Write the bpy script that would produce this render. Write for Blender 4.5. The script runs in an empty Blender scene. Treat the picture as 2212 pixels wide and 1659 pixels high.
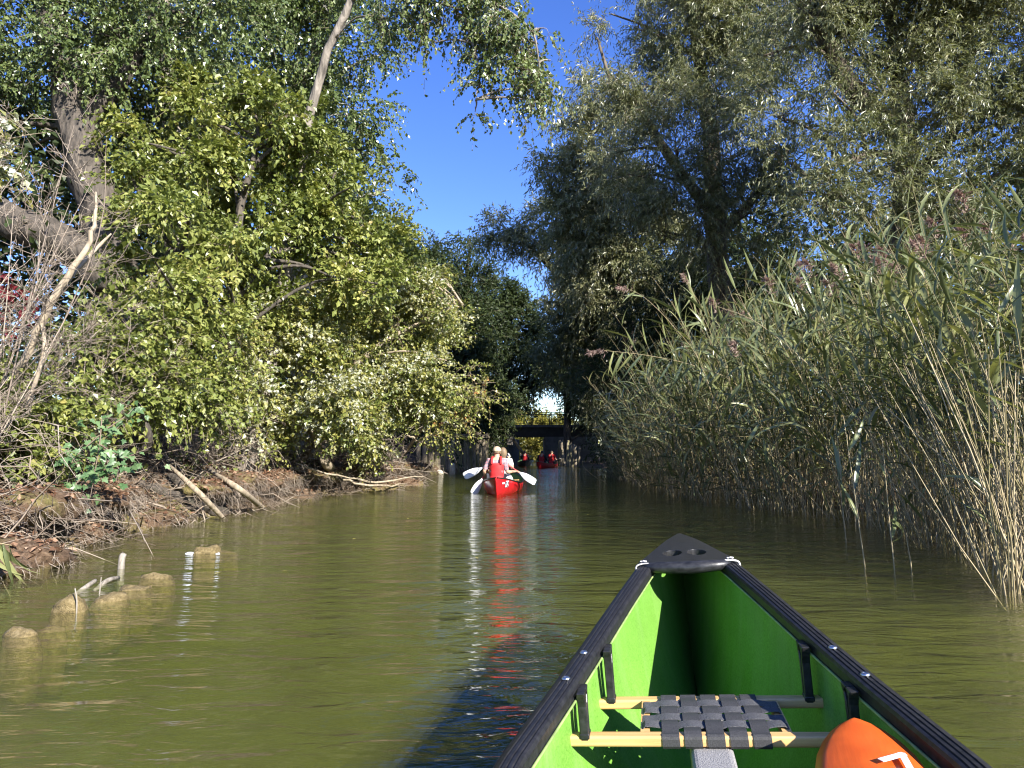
import bpy, bmesh, math, random
import numpy as np
from mathutils import Vector, Matrix, Euler

SC = bpy.context.scene
COL = SC.collection
R = math.radians
# ------------------------------------------------------------------ camera
F, EYE, PITCH = 710.0, 0.95, R(5.47)
cam_d = bpy.data.cameras.new('camera')
cam_d.sensor_width = 36.0
cam_d.lens = 36.0 * F / 1024.0
cam_d.clip_start = 0.05
cam_d.clip_end = 3000.0
cam = bpy.data.objects.new('camera', cam_d)
COL.objects.link(cam)
cam.location = (0, 0, EYE)
cam.rotation_euler = (R(90) + PITCH, 0, 0)
SC.camera = cam
# ------------------------------------------------------------------ light
SUN_AZ, SUN_EL = R(141), R(29.5)          # azimuth clockwise from +Y (the view direction)
to_sun = Vector((math.sin(SUN_AZ) * math.cos(SUN_EL), math.cos(SUN_AZ) * math.cos(SUN_EL), math.sin(SUN_EL)))
world = bpy.data.worlds.new('World')
SC.world = world
world.use_nodes = True
wn = world.node_tree
wn.nodes.clear()
w_out = wn.nodes.new('ShaderNodeOutputWorld')
w_bg = wn.nodes.new('ShaderNodeBackground')
w_sky = wn.nodes.new('ShaderNodeTexSky')
w_sky.sky_type = 'NISHITA'
w_sky.sun_disc = False
w_sky.sun_elevation = SUN_EL
w_sky.sun_rotation = SUN_AZ
w_sky.altitude = 100
w_sky.air_density = 1.0
w_sky.dust_density = 0.3
w_sky.ozone_density = 3.0
w_hs = wn.nodes.new('ShaderNodeHueSaturation')
w_hs.inputs['Saturation'].default_value = 1.25
w_hs.inputs['Hue'].default_value = 0.522
w_hs.inputs['Value'].default_value = 1.0
w_bg.inputs['Strength'].default_value = 0.115
wn.links.new(w_sky.outputs[0], w_hs.inputs['Color'])
wn.links.new(w_hs.outputs[0], w_bg.inputs['Color'])
wn.links.new(w_bg.outputs[0], w_out.inputs['Surface'])
sun_d = bpy.data.lights.new('sun', 'SUN')
sun_d.energy = 5.0
sun_d.angle = R(0.5)
sun_d.color = (1.0, 0.95, 0.87)
sun = bpy.data.objects.new('sun', sun_d)
COL.objects.link(sun)
sun.rotation_euler = to_sun.to_track_quat('Z', 'Y').to_euler()
SC.view_settings.view_transform = 'Standard'
SC.view_settings.look = 'None'
SC.view_settings.exposure = 1.4
SC.view_settings.gamma = 1.0
SC.view_settings.use_curve_mapping = False
SC.render.engine = 'CYCLES'
SC.cycles.pixel_filter_type = 'BLACKMAN_HARRIS'
SC.cycles.filter_width = 1.15
SC.cycles.use_denoising = True
SC.cycles.denoiser = 'OPENIMAGEDENOISE'
SC.cycles.denoising_input_passes = 'RGB_ALBEDO_NORMAL'
SC.cycles.denoising_prefilter = 'ACCURATE'
SC.cycles.max_bounces = 7
SC.cycles.diffuse_bounces = 3
SC.cycles.glossy_bounces = 3
SC.cycles.transmission_bounces = 4
SC.cycles.transparent_max_bounces = 16
SC.cycles.caustics_reflective = False
SC.cycles.caustics_refractive = False
SC.cycles.sample_clamp_indirect = 6.0

# ------------------------------------------------------------------ helpers
def ray(dx, dy):
    """Direction (y = 1 unit of depth) through a point of the 2212-wide picture of the photograph."""
    x, y = dx * 1024 / 2212, dy * 1024 / 2212
    a, b = (x - 512) / F, (384 - y) / F
    v = np.array([a, math.cos(PITCH) - b * math.sin(PITCH), math.sin(PITCH) + b * math.cos(PITCH)])
    return v / v[1]

def P(dx, dy, Y):
    return np.array([0, 0, EYE]) + ray(dx, dy) * Y

def G(dx, dy, z=0.0):
    r = ray(dx, dy)
    return np.array([0, 0, EYE]) + r * ((z - EYE) / r[2])

def px(n, Y):
    """n pixels of the 2212-wide picture, in metres at depth Y"""
    return n * 1024 / 2212 * Y / F

def norm(v):
    return v / np.maximum(np.linalg.norm(v, axis=-1, keepdims=True), 1e-9)

def tag(o, label=None, cat=None, group=None, kind=None):
    if label: o['label'] = label
    if cat: o['category'] = cat
    if group: o['group'] = group
    if kind: o['kind'] = kind
    return o

def empty(name, loc=(0, 0, 0), rot=None):
    o = bpy.data.objects.new(name, None)
    o.empty_display_size = 0.1
    COL.objects.link(o)
    o.location = loc
    if rot is not None: o.rotation_euler = rot
    return o

def link_mesh(name, me, parent=None, mat=None):
    o = bpy.data.objects.new(name, me)
    COL.objects.link(o)
    if mat is not None:
        for m in (mat if isinstance(mat, (list, tuple)) else [mat]):
            me.materials.append(m)
    if parent is not None: o.parent = parent
    return o

def np_mesh(name, verts, faces, parent=None, mat=None, smooth=False, tint=None, midx=None):
    """verts (N,3), faces (M,3) or (M,4) integer array"""
    verts = np.asarray(verts, np.float32); faces = np.asarray(faces, np.int32)
    me = bpy.data.meshes.new(name)
    k = faces.shape[1]
    me.vertices.add(len(verts)); me.vertices.foreach_set('co', verts.ravel())
    me.loops.add(faces.size); me.loops.foreach_set('vertex_index', faces.ravel())
    me.polygons.add(len(faces))
    me.polygons.foreach_set('loop_start', np.arange(0, faces.size, k, dtype=np.int32))
    me.polygons.foreach_set('use_smooth', np.full(len(faces), smooth, bool))
    if midx is not None:
        me.polygons.foreach_set('material_index', np.asarray(midx, np.int32))
    if tint is not None:
        at = me.attributes.new('tint', 'FLOAT', 'POINT')
        at.data.foreach_set('value', np.asarray(tint, np.float32))
    me.update(calc_edges=True)
    return link_mesh(name, me, parent, mat)

def py_mesh(name, verts, faces, parent=None, mat=None, smooth=False):
    me = bpy.data.meshes.new(name)
    me.from_pydata([tuple(v) for v in verts], [], faces)
    if smooth:
        me.polygons.foreach_set('use_smooth', np.ones(len(me.polygons), bool))
    me.update()
    return link_mesh(name, me, parent, mat)

def bm_obj(name, bm, parent=None, mat=None, smooth=False, sharp=None):
    me = bpy.data.meshes.new(name)
    bmesh.ops.recalc_face_normals(bm, faces=bm.faces)
    bm.to_mesh(me); bm.free()
    if smooth:
        me.polygons.foreach_set('use_smooth', np.ones(len(me.polygons), bool))
        if sharp is not None:
            me.set_sharp_from_angle(angle=R(sharp))
    return link_mesh(name, me, parent, mat)

def tubes(paths, radii, n=5, close=True):
    """paths: array (K, M, 3); radii (K, M). One batch of tubes with the same number of points: verts, quads"""
    paths = np.asarray(paths, float); radii = np.asarray(radii, float)
    K, M, _ = paths.shape
    t = np.gradient(paths, axis=1) if M > 2 else np.repeat((paths[:, 1:] - paths[:, :1]), 2, axis=1)
    t = norm(t)
    ref = np.where(np.abs(t[:, :1, 2:3]) > 0.9, np.array([1.0, 0, 0]), np.array([0, 0, 1.0]))
    ref = np.repeat(ref, M, axis=1)
    u = norm(np.cross(t, ref)); v = np.cross(t, u)
    a = np.arange(n) * 2 * math.pi / n
    ring = paths[:, :, None, :] + radii[:, :, None, None] * (u[:, :, None, :] * np.cos(a)[None, None, :, None] + v[:, :, None, :] * np.sin(a)[None, None, :, None])
    verts = ring.reshape(-1, 3)
    k, m, j = np.meshgrid(np.arange(K), np.arange(M - 1), np.arange(n), indexing='ij')
    b = (k * M + m) * n
    q = np.stack([b + j, b + (j + 1) % n, b + n + (j + 1) % n, b + n + j], -1).reshape(-1, 4)
    return verts, q

class Acc:
    """collects vertices and quads / triangles (as quads with a repeated corner split off)"""
    def __init__(s): s.v, s.f, s.n, s.t = [], [], 0, []
    def add(s, v, f, tint=None):
        s.v.append(v); s.f.append(np.asarray(f) + s.n); s.n += len(v)
        if tint is not None: s.t.append(tint)
    def build(s, name, parent=None, mat=None, smooth=False):
        return np_mesh(name, np.concatenate(s.v), np.concatenate(s.f), parent, mat, smooth, np.concatenate(s.t) if s.t else None)

def smooth_path(pts, n):
    """Catmull-Rom through pts -> n points; works for any column count"""
    p = np.asarray(pts, float)
    p = np.vstack([2 * p[0] - p[1], p, 2 * p[-1] - p[-2]])
    m = len(p) - 3
    out = []
    for s in np.linspace(0, m, n):
        i = min(int(s), m - 1); t = s - i
        a, b, c, d = p[i:i + 4]
        out.append(0.5 * (2 * b + (c - a) * t + (2 * a - 5 * b + 4 * c - d) * t * t + (3 * b - a - 3 * c + d) * t ** 3))
    return np.array(out)

def tube_obj(name, pts, rad, parent=None, mat=None, n=8, seg=None, wob=0.0, rng=None, cap=True):
    pts = np.asarray(pts, float)
    rad = np.asarray(rad if hasattr(rad, '__len__') else [rad] * len(pts), float)
    seg = seg or max(len(pts) * 4, 8)
    q = smooth_path(np.hstack([pts, rad[:, None]]), seg)
    if wob and rng is not None: q[1:-1, :3] += rng.normal(0, wob, (seg - 2, 3))
    v, f = tubes(q[None, :, :3], np.abs(q[None, :, 3]), n)
    faces = [tuple(x) for x in f]
    if cap:
        faces.append(tuple(range(n - 1, -1, -1))); faces.append(tuple(range(len(v) - n, len(v))))
    return py_mesh(name, v, faces, parent, mat, True)

def noise2(x, y, seed=0):
    """cheap smooth value noise made of sines"""
    s = seed * 1.7
    return (np.sin(x * 1.0 + s + 1.3 * np.sin(y * 0.7 + s)) + np.sin(y * 1.1 - s * 2 + 1.7 * np.sin(x * 0.6 - s)) + 0.6 * np.sin(x * 2.3 + y * 1.9 + s * 3)) / 2.6

# ------------------------------------------------------------------ materials
def mat(name):
    m = bpy.data.materials.new(name)
    m.use_nodes = True
    nt = m.node_tree
    b = nt.nodes['Principled BSDF']
    return m, nt, b

def nd(nt, typ, **kw):
    n = nt.nodes.new(typ)
    for k, v in kw.items():
        if k.startswith('i_'):
            key = k[2:]
            key = int(key) if key.isdigit() else key.replace('_', ' ')
            n.inputs[key].default_value = v
        else: setattr(n, k, v)
    return n

def ramp(nt, stops, interp='LINEAR'):
    r = nt.nodes.new('ShaderNodeValToRGB')
    r.color_ramp.interpolation = interp
    e = r.color_ramp.elements
    while len(e) < len(stops): e.new(0.5)
    for x, (p_, c) in zip(e, stops):
        x.position = p_; x.color = (*c, 1) if len(c) == 3 else c
    return r

def tex_coord(nt, scale=(1, 1, 1), kind='Object', rot=(0, 0, 0)):
    tc = nt.nodes.new('ShaderNodeTexCoord')
    mp = nt.nodes.new('ShaderNodeMapping')
    mp.inputs['Scale'].default_value = scale
    mp.inputs['Rotation'].default_value = rot
    nt.links.new(tc.outputs[kind], mp.inputs['Vector'])
    return mp.outputs['Vector']

def bump(nt, b, height_sock, strength=0.3, dist=0.01):
    bp = nt.nodes.new('ShaderNodeBump')
    bp.inputs['Strength'].default_value = strength
    bp.inputs['Distance'].default_value = dist
    nt.links.new(height_sock, bp.inputs['Height'])
    nt.links.new(bp.outputs[0], b.inputs['Normal'])
    return bp

def leaf_mat(name, stops, rough=0.45, trans=0.3, spec=0.4, tcol=(1.15, 1.2, 0.6)):
    m, nt, b = mat(name)
    at = nd(nt, 'ShaderNodeAttribute', attribute_name='tint')
    r = ramp(nt, stops)
    nt.links.new(at.outputs['Fac'], r.inputs[0])
    nt.links.new(r.outputs[0], b.inputs['Base Color'])
    b.inputs['Roughness'].default_value = rough
    b.inputs['Specular IOR Level'].default_value = spec
    tr = nt.nodes.new('ShaderNodeBsdfTranslucent')
    mu = nd(nt, 'ShaderNodeMix', data_type='RGBA', blend_type='MULTIPLY')
    mu.inputs[0].default_value = 1.0
    nt.links.new(r.outputs[0], mu.inputs[6]); mu.inputs[7].default_value = (*tcol, 1)
    nt.links.new(mu.outputs[2], tr.inputs[0])
    mx = nt.nodes.new('ShaderNodeMixShader'); mx.inputs[0].default_value = trans
    nt.links.new(b.outputs[0], mx.inputs[1]); nt.links.new(tr.outputs[0], mx.inputs[2])
    nt.links.new(mx.outputs[0], nt.nodes['Material Output'].inputs['Surface'])
    return m

def plain(name, col, rough=0.5, var=0.12, scale=20, bumpk=0.0, spec=0.4, metal=0.0, stretch=(1, 1, 1)):
    """one colour with a little noise in tone and relief"""
    m, nt, b = mat(name)
    v = tex_coord(nt, stretch)
    n = nd(nt, 'ShaderNodeTexNoise', i_Scale=scale, i_Detail=5.0, i_Roughness=0.6)
    nt.links.new(v, n.inputs['Vector'])
    c = np.array(col)
    r = ramp(nt, [(0.25, tuple(c * (1 - var * 2))), (0.75, tuple(np.minimum(c * (1 + var * 2), 1)))])
    nt.links.new(n.outputs[0], r.inputs[0]); nt.links.new(r.outputs[0], b.inputs['Base Color'])
    b.inputs['Roughness'].default_value = rough
    b.inputs['Specular IOR Level'].default_value = spec
    b.inputs['Metallic'].default_value = metal
    if bumpk: bump(nt, b, n.outputs[0], bumpk, 0.01)
    return m

def bark_mat(name, dark, light, scale=6, bumpd=0.03, moss=None):
    m, nt, b = mat(name)
    v = tex_coord(nt, (1, 1, 0.22))
    n = nd(nt, 'ShaderNodeTexNoise', i_Scale=scale * 1.6, i_Detail=8.0, i_Roughness=0.65, i_Distortion=0.6)
    vo = nd(nt, 'ShaderNodeTexVoronoi', i_Scale=scale * 2.2)
    n2 = nd(nt, 'ShaderNodeTexNoise', i_Scale=1.3, i_Detail=4.0)
    nt.links.new(v, n.inputs['Vector']); nt.links.new(v, vo.inputs['Vector'])
    r = ramp(nt, [(0.33, dark), (0.62, light)])
    nt.links.new(n.outputs[0], r.inputs[0])
    out = r.outputs[0]
    if moss:
        r2 = ramp(nt, [(0.52, (0, 0, 0)), (0.66, (0.8, 0.8, 0.8))])
        nt.links.new(n2.outputs[0], r2.inputs[0])
        mx = nd(nt, 'ShaderNodeMix', data_type='RGBA')
        nt.links.new(r2.outputs[0], mx.inputs[0]); nt.links.new(out, mx.inputs[6]); mx.inputs[7].default_value = (*moss, 1)
        out = mx.outputs[2]
    nt.links.new(out, b.inputs['Base Color'])
    b.inputs['Roughness'].default_value = 0.85
    ad = nd(nt, 'ShaderNodeMath', operation='ADD')
    nt.links.new(n.outputs[0], ad.inputs[0]); nt.links.new(vo.outputs['Distance'], ad.inputs[1])
    bump(nt, b, ad.outputs[0], 0.8, bumpd)
    return m

M = {}
M['poplar_leaf'] = leaf_mat('poplar_leaf', [(0.0, (0.045, 0.070, 0.024)), (0.45, (0.105, 0.145, 0.045)), (0.8, (0.18, 0.215, 0.075)), (0.93, (0.30, 0.33, 0.22)), (1.0, (0.46, 0.48, 0.40))], 0.3, 0.25, 0.7)
M['lime_leaf'] = leaf_mat('lime_leaf', [(0.0, (0.065, 0.090, 0.024)), (0.45, (0.18, 0.215, 0.050)), (0.8, (0.32, 0.33, 0.095)), (0.95, (0.42, 0.36, 0.12)), (1.0, (0.34, 0.18, 0.06))], 0.36, 0.32, 0.6)
M['silver_leaf'] = leaf_mat('silver_leaf', [(0.0, (0.07, 0.105, 0.025)), (0.42, (0.16, 0.19, 0.045)), (0.6, (0.30, 0.28, 0.07)), (0.72, (0.36, 0.37, 0.22)), (1.0, (0.62, 0.63, 0.57))], 0.38, 0.28, 0.55)
M['willow_leaf'] = leaf_mat('willow_leaf', [(0.0, (0.045, 0.055, 0.022)), (0.45, (0.15, 0.165, 0.075)), (0.8, (0.26, 0.26, 0.135)), (1.0, (0.42, 0.40, 0.27))], 0.36, 0.24, 0.6)
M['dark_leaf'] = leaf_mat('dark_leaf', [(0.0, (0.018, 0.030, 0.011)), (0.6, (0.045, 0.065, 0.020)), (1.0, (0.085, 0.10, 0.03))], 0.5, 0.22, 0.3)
M['gold_leaf'] = leaf_mat('gold_leaf', [(0.0, (0.15, 0.16, 0.025)), (0.6, (0.30, 0.27, 0.05)), (1.0, (0.42, 0.34, 0.10))], 0.5, 0.35, 0.3)
M['red_leaf'] = leaf_mat('red_leaf', [(0.0, (0.10, 0.012, 0.02)), (1.0, (0.30, 0.05, 0.06))], 0.5, 0.3, 0.3, (1.2, 0.7, 0.7))
M['ivy_leaf'] = leaf_mat('ivy_leaf', [(0.0, (0.05, 0.11, 0.035)), (0.6, (0.11, 0.19, 0.075)), (1.0, (0.19, 0.28, 0.12))], 0.42, 0.25, 0.45)
M['litter'] = leaf_mat('litter', [(0.0, (0.09, 0.045, 0.025)), (0.6, (0.20, 0.11, 0.065)), (1.0, (0.36, 0.25, 0.17))], 0.8, 0.1, 0.2)
M['reed_leaf'] = leaf_mat('reed_leaf', [(0.0, (0.055, 0.080, 0.040)), (0.45, (0.18, 0.205, 0.085)), (0.8, (0.30, 0.305, 0.125)), (0.93, (0.34, 0.29, 0.11)), (1.0, (0.45, 0.34, 0.17))], 0.3, 0.25, 0.65, (1.15, 1.15, 0.6))
M['reed_stem'] = leaf_mat('reed_stem', [(0.0, (0.12, 0.10, 0.045)), (0.4, (0.22, 0.19, 0.085)), (0.75, (0.36, 0.29, 0.16)), (1.0, (0.48, 0.39, 0.25))], 0.5, 0.05, 0.35)
M['plume'] = leaf_mat('plume', [(0.0, (0.17, 0.105, 0.09)), (0.5, (0.32, 0.225, 0.19)), (1.0, (0.50, 0.41, 0.33))], 0.8, 0.3, 0.1, (1.1, 0.9, 0.8))
M['twig'] = leaf_mat('twig', [(0.0, (0.09, 0.065, 0.045)), (0.5, (0.20, 0.155, 0.115)), (1.0, (0.36, 0.30, 0.23))], 0.8, 0.0, 0.2)
M['pale_twig'] = leaf_mat('pale_twig', [(0.0, (0.12, 0.095, 0.075)), (0.5, (0.235, 0.19, 0.15)), (1.0, (0.38, 0.32, 0.25))], 0.75, 0.0, 0.2)
M['poplar_bark'] = bark_mat('poplar_bark', (0.07, 0.06, 0.05), (0.27, 0.235, 0.195), 5, 0.04)
M['shaded_mossy_bark'] = bark_mat('shaded_mossy_bark', (0.025, 0.021, 0.017), (0.10, 0.082, 0.064), 6, 0.04, (0.04, 0.042, 0.018))  # moss patches, and a base darkened to carry the big limb's shade
M['white_bark'] = bark_mat('white_bark', (0.16, 0.15, 0.13), (0.56, 0.54, 0.48), 6, 0.02)
M['willow_bark'] = bark_mat('willow_bark', (0.035, 0.028, 0.020), (0.17, 0.135, 0.095), 5, 0.05)
M['dead_wood'] = bark_mat('dead_wood', (0.17, 0.135, 0.09), (0.38, 0.31, 0.22), 10, 0.01)
M['driftwood'] = bark_mat('driftwood', (0.13, 0.11, 0.085), (0.32, 0.285, 0.235), 14, 0.01)
M['post_wood'] = bark_mat('post_wood', (0.07, 0.055, 0.04), (0.34, 0.28, 0.19), 7, 0.02, (0.16, 0.15, 0.05))
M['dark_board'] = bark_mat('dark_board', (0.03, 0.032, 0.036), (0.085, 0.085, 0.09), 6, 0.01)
M['vinyl'] = plain('vinyl', (0.016, 0.016, 0.018), 0.45, 0.35, 60, 0.06, 0.35)
M['black_plastic'] = plain('black_plastic', (0.020, 0.020, 0.021), 0.36, 0.4, 45, 0.10, 0.45, 0.0, (1, 3, 1))
M['steel'] = plain('steel', (0.62, 0.62, 0.60), 0.3, 0.1, 60, 0.0, 0.5, 1.0)
M['trim_green'] = plain('trim_green', (0.22, 0.30, 0.10), 0.5, 0.2, 30)
M['foam'] = plain('foam', (0.27, 0.265, 0.26), 0.95, 0.22, 260, 0.5, 0.15)
M['rope'] = plain('rope', (0.62, 0.60, 0.55), 0.8, 0.15, 200, 0.3)
M['white_mark'] = plain('white_mark', (0.72, 0.72, 0.78), 0.45, 0.05, 40)
M['dark_mark'] = plain('dark_mark', (0.02, 0.02, 0.025), 0.5, 0.05, 40)
M['white_blade'] = plain('white_blade', (0.66, 0.67, 0.68), 0.35, 0.07, 12, 0.0, 0.5)
M['red_shaft'] = plain('red_shaft', (0.42, 0.03, 0.03), 0.4, 0.1, 20)
M['navy_shaft'] = plain('navy_shaft', (0.02, 0.03, 0.05), 0.35, 0.1, 20)
M['skin'] = plain('skin', (0.56, 0.33, 0.22), 0.5, 0.06, 14, 0.0, 0.35)
M['red_vest'] = plain('red_vest', (0.56, 0.028, 0.030), 0.65, 0.12, 9, 0.25, 0.3)
M['red_hull'] = plain('red_hull', (0.46, 0.014, 0.018), 0.25, 0.12, 5, 0.0, 0.5)
M['beige_cap'] = plain('beige_cap', (0.50, 0.37, 0.25), 0.85, 0.1, 40)
M['hair'] = plain('hair', (0.17, 0.12, 0.07), 0.6, 0.35, 40, 0.4, 0.4, 0.0, (1, 1, 0.2))
M['dark_hair'] = plain('dark_hair', (0.02, 0.016, 0.013), 0.55, 0.3, 40, 0.3)
M['white_cloth'] = plain('white_cloth', (0.74, 0.72, 0.68), 0.85, 0.06, 20, 0.1)
M['dark_cloth'] = plain('dark_cloth', (0.03, 0.032, 0.04), 0.85, 0.2, 20, 0.1)
M['green_inside'] = plain('green_inside', (0.06, 0.12, 0.05), 0.5, 0.1, 20)
M['concrete'] = plain('concrete', (0.16, 0.155, 0.15), 0.85, 0.2, 3, 0.2)
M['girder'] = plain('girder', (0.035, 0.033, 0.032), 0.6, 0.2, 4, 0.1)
M['iron'] = plain('iron', (0.03, 0.03, 0.032), 0.5, 0.1, 20)
M['pale_stone'] = plain('pale_stone', (0.44, 0.40, 0.31), 0.9, 0.2, 9, 0.4)
M['litter_white'] = plain('litter_white', (0.5, 0.52, 0.56), 0.5, 0.05, 20)

def m_stone():
    m, nt, b = mat('mossy_stone')
    v = tex_coord(nt)
    n = nd(nt, 'ShaderNodeTexNoise', i_Scale=30.0, i_Detail=8.0, i_Roughness=0.7)
    n2 = nd(nt, 'ShaderNodeTexNoise', i_Scale=140.0, i_Detail=3.0)
    nt.links.new(v, n.inputs['Vector']); nt.links.new(v, n2.inputs['Vector'])
    r = ramp(nt, [(0.3, (0.05, 0.038, 0.014)), (0.5, (0.17, 0.125, 0.048)), (0.72, (0.32, 0.25, 0.13))])
    nt.links.new(n.outputs[0], r.inputs[0]); nt.links.new(r.outputs[0], b.inputs['Base Color'])
    b.inputs['Roughness'].default_value = 0.8
    bump(nt, b, n2.outputs[0], 0.9, 0.012)
    return m
M['mossy_stone'] = m_stone()

def m_hull():
    m, nt, b = mat('green_hull')
    v = tex_coord(nt)
    n = nd(nt, 'ShaderNodeTexNoise', i_Scale=170.0, i_Detail=3.0, i_Roughness=0.8)
    n2 = nd(nt, 'ShaderNodeTexNoise', i_Scale=4.0, i_Detail=5.0, i_Roughness=0.6)
    n3 = nd(nt, 'ShaderNodeTexNoise', i_Scale=9.0, i_Detail=7.0, i_Roughness=0.7)
    vs = tex_coord(nt, (1, 1, 0.12))
    nt.links.new(v, n.inputs['Vector']); nt.links.new(v, n2.inputs['Vector']); nt.links.new(vs, n3.inputs['Vector'])
    r = ramp(nt, [(0.30, (0.085, 0.23, 0.024)), (0.70, (0.19, 0.40, 0.065))])
    nt.links.new(n.outputs[0], r.inputs[0])
    dust = ramp(nt, [(0.45, (0, 0, 0)), (0.75, (0.62, 0.62, 0.62))])
    nt.links.new(n3.outputs[0], dust.inputs[0])
    mx = nd(nt, 'ShaderNodeMix', data_type='RGBA')
    nt.links.new(dust.outputs[0], mx.inputs[0]); nt.links.new(r.outputs[0], mx.inputs[6]); mx.inputs[7].default_value = (0.24, 0.38, 0.13, 1)
    mul = nd(nt, 'ShaderNodeMix', data_type='RGBA', blend_type='MULTIPLY'); mul.inputs[0].default_value = 1.0
    r2 = ramp(nt, [(0.3, (0.82, 0.82, 0.82)), (0.7, (1.0, 1.0, 1.0))])
    nt.links.new(n2.outputs[0], r2.inputs[0]); nt.links.new(mx.outputs[2], mul.inputs[6]); nt.links.new(r2.outputs[0], mul.inputs[7])
    nt.links.new(mul.outputs[2], b.inputs['Base Color'])
    b.inputs['Roughness'].default_value = 0.55
    b.inputs['Specular IOR Level'].default_value = 0.3
    bump(nt, b, n.outputs[0], 0.25, 0.002)
    return m
M['green_hull'] = m_hull()

def m_orange():
    m, nt, b = mat('orange_blade')
    v = tex_coord(nt, (1, 1, 1))
    n = nd(nt, 'ShaderNodeTexNoise', i_Scale=14.0, i_Detail=6.0)
    vs = tex_coord(nt, (60, 5, 5), rot=(0.2, 0.4, 0.9))
    n2 = nd(nt, 'ShaderNodeTexNoise', i_Scale=2.0, i_Detail=2.0)
    nt.links.new(v, n.inputs['Vector']); nt.links.new(vs, n2.inputs['Vector'])
    r = ramp(nt, [(0.3, (0.60, 0.085, 0.010)), (0.7, (0.74, 0.125, 0.018))])
    nt.links.new(n.outputs[0], r.inputs[0])
    sr = ramp(nt, [(0.70, (0, 0, 0)), (0.78, (0.35, 0.35, 0.35))])
    nt.links.new(n2.outputs[0], sr.inputs[0])
    mx = nd(nt, 'ShaderNodeMix', data_type='RGBA')
    nt.links.new(sr.outputs[0], mx.inputs[0]); nt.links.new(r.outputs[0], mx.inputs[6]); mx.inputs[7].default_value = (0.85, 0.30, 0.14, 1)
    nt.links.new(mx.outputs[2], b.inputs['Base Color'])
    b.inputs['Roughness'].default_value = 0.35
    bump(nt, b, n2.outputs[0], 0.15, 0.003)
    return m
M['orange_blade'] = m_orange()

def m_wood():
    m, nt, b = mat('seat_wood')
    v = tex_coord(nt, (1.2, 30, 30))
    n = nd(nt, 'ShaderNodeTexNoise', i_Scale=2.2, i_Detail=6.0, i_Roughness=0.6, i_Distortion=0.4)
    nt.links.new(v, n.inputs['Vector'])
    r = ramp(nt, [(0.25, (0.50, 0.26, 0.085)), (0.55, (0.68, 0.42, 0.17)), (0.8, (0.74, 0.51, 0.24))])
    nt.links.new(n.outputs[0], r.inputs[0]); nt.links.new(r.outputs[0], b.inputs['Base Color'])
    b.inputs['Roughness'].default_value = 0.42
    bump(nt, b, n.outputs[0], 0.2, 0.002)
    return m
M['seat_wood'] = m_wood()

def m_web():
    m, nt, b = mat('webbing')
    v = tex_coord(nt)
    w1 = nd(nt, 'ShaderNodeTexWave', i_Scale=170.0, i_Distortion=1.0, i_Detail=2.0)
    n = nd(nt, 'ShaderNodeTexNoise', i_Scale=350.0, i_Detail=2.0)
    nt.links.new(v, w1.inputs['Vector']); nt.links.new(v, n.inputs['Vector'])
    r = ramp(nt, [(0.3, (0.020, 0.020, 0.022)), (0.75, (0.062, 0.062, 0.066))])
    nt.links.new(n.outputs[0], r.inputs[0]); nt.links.new(r.outputs[0], b.inputs['Base Color'])
    b.inputs['Roughness'].default_value = 0.75
    bump(nt, b, w1.outputs[0], 0.5, 0.001)
    return m
M['webbing'] = m_web()

def m_plaid():
    m, nt, b = mat('plaid_cloth')
    tc = nt.nodes.new('ShaderNodeTexCoord')
    sx = nt.nodes.new('ShaderNodeSeparateXYZ')
    nt.links.new(tc.outputs['Object'], sx.inputs[0])
    def band(axis, per, width, off):
        a = nd(nt, 'ShaderNodeMath', operation='MULTIPLY_ADD'); a.inputs[1].default_value = 1 / per; a.inputs[2].default_value = off
        nt.links.new(sx.outputs[axis], a.inputs[0])
        f = nd(nt, 'ShaderNodeMath', operation='FRACT'); nt.links.new(a.outputs[0], f.inputs[0])
        l = nd(nt, 'ShaderNodeMath', operation='LESS_THAN'); l.inputs[1].default_value = width; nt.links.new(f.outputs[0], l.inputs[0])
        return l.outputs[0]
    def over(base, fac, colr, k=0.75):
        mm = nd(nt, 'ShaderNodeMath', operation='MULTIPLY'); mm.inputs[1].default_value = k; nt.links.new(fac, mm.inputs[0])
        mx = nd(nt, 'ShaderNodeMix', data_type='RGBA'); nt.links.new(mm.outputs[0], mx.inputs[0])
        if isinstance(base, tuple): mx.inputs[6].default_value = (*base, 1)
        else: nt.links.new(base, mx.inputs[6])
        mx.inputs[7].default_value = (*colr, 1)
        return mx.outputs[2]
    c = (0.62, 0.52, 0.52)
    for ax in (0, 2):
        c = over(c, band(ax, 0.062, 0.36, 0.0), (0.45, 0.05, 0.07), 0.6)
    for ax in (0, 2):
        c = over(c, band(ax, 0.062, 0.26, 0.45), (0.03, 0.035, 0.09), 0.7)
    nt.links.new(c, b.inputs['Base Color'])
    b.inputs['Roughness'].default_value = 0.85
    return m
M['plaid'] = m_plaid()

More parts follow.
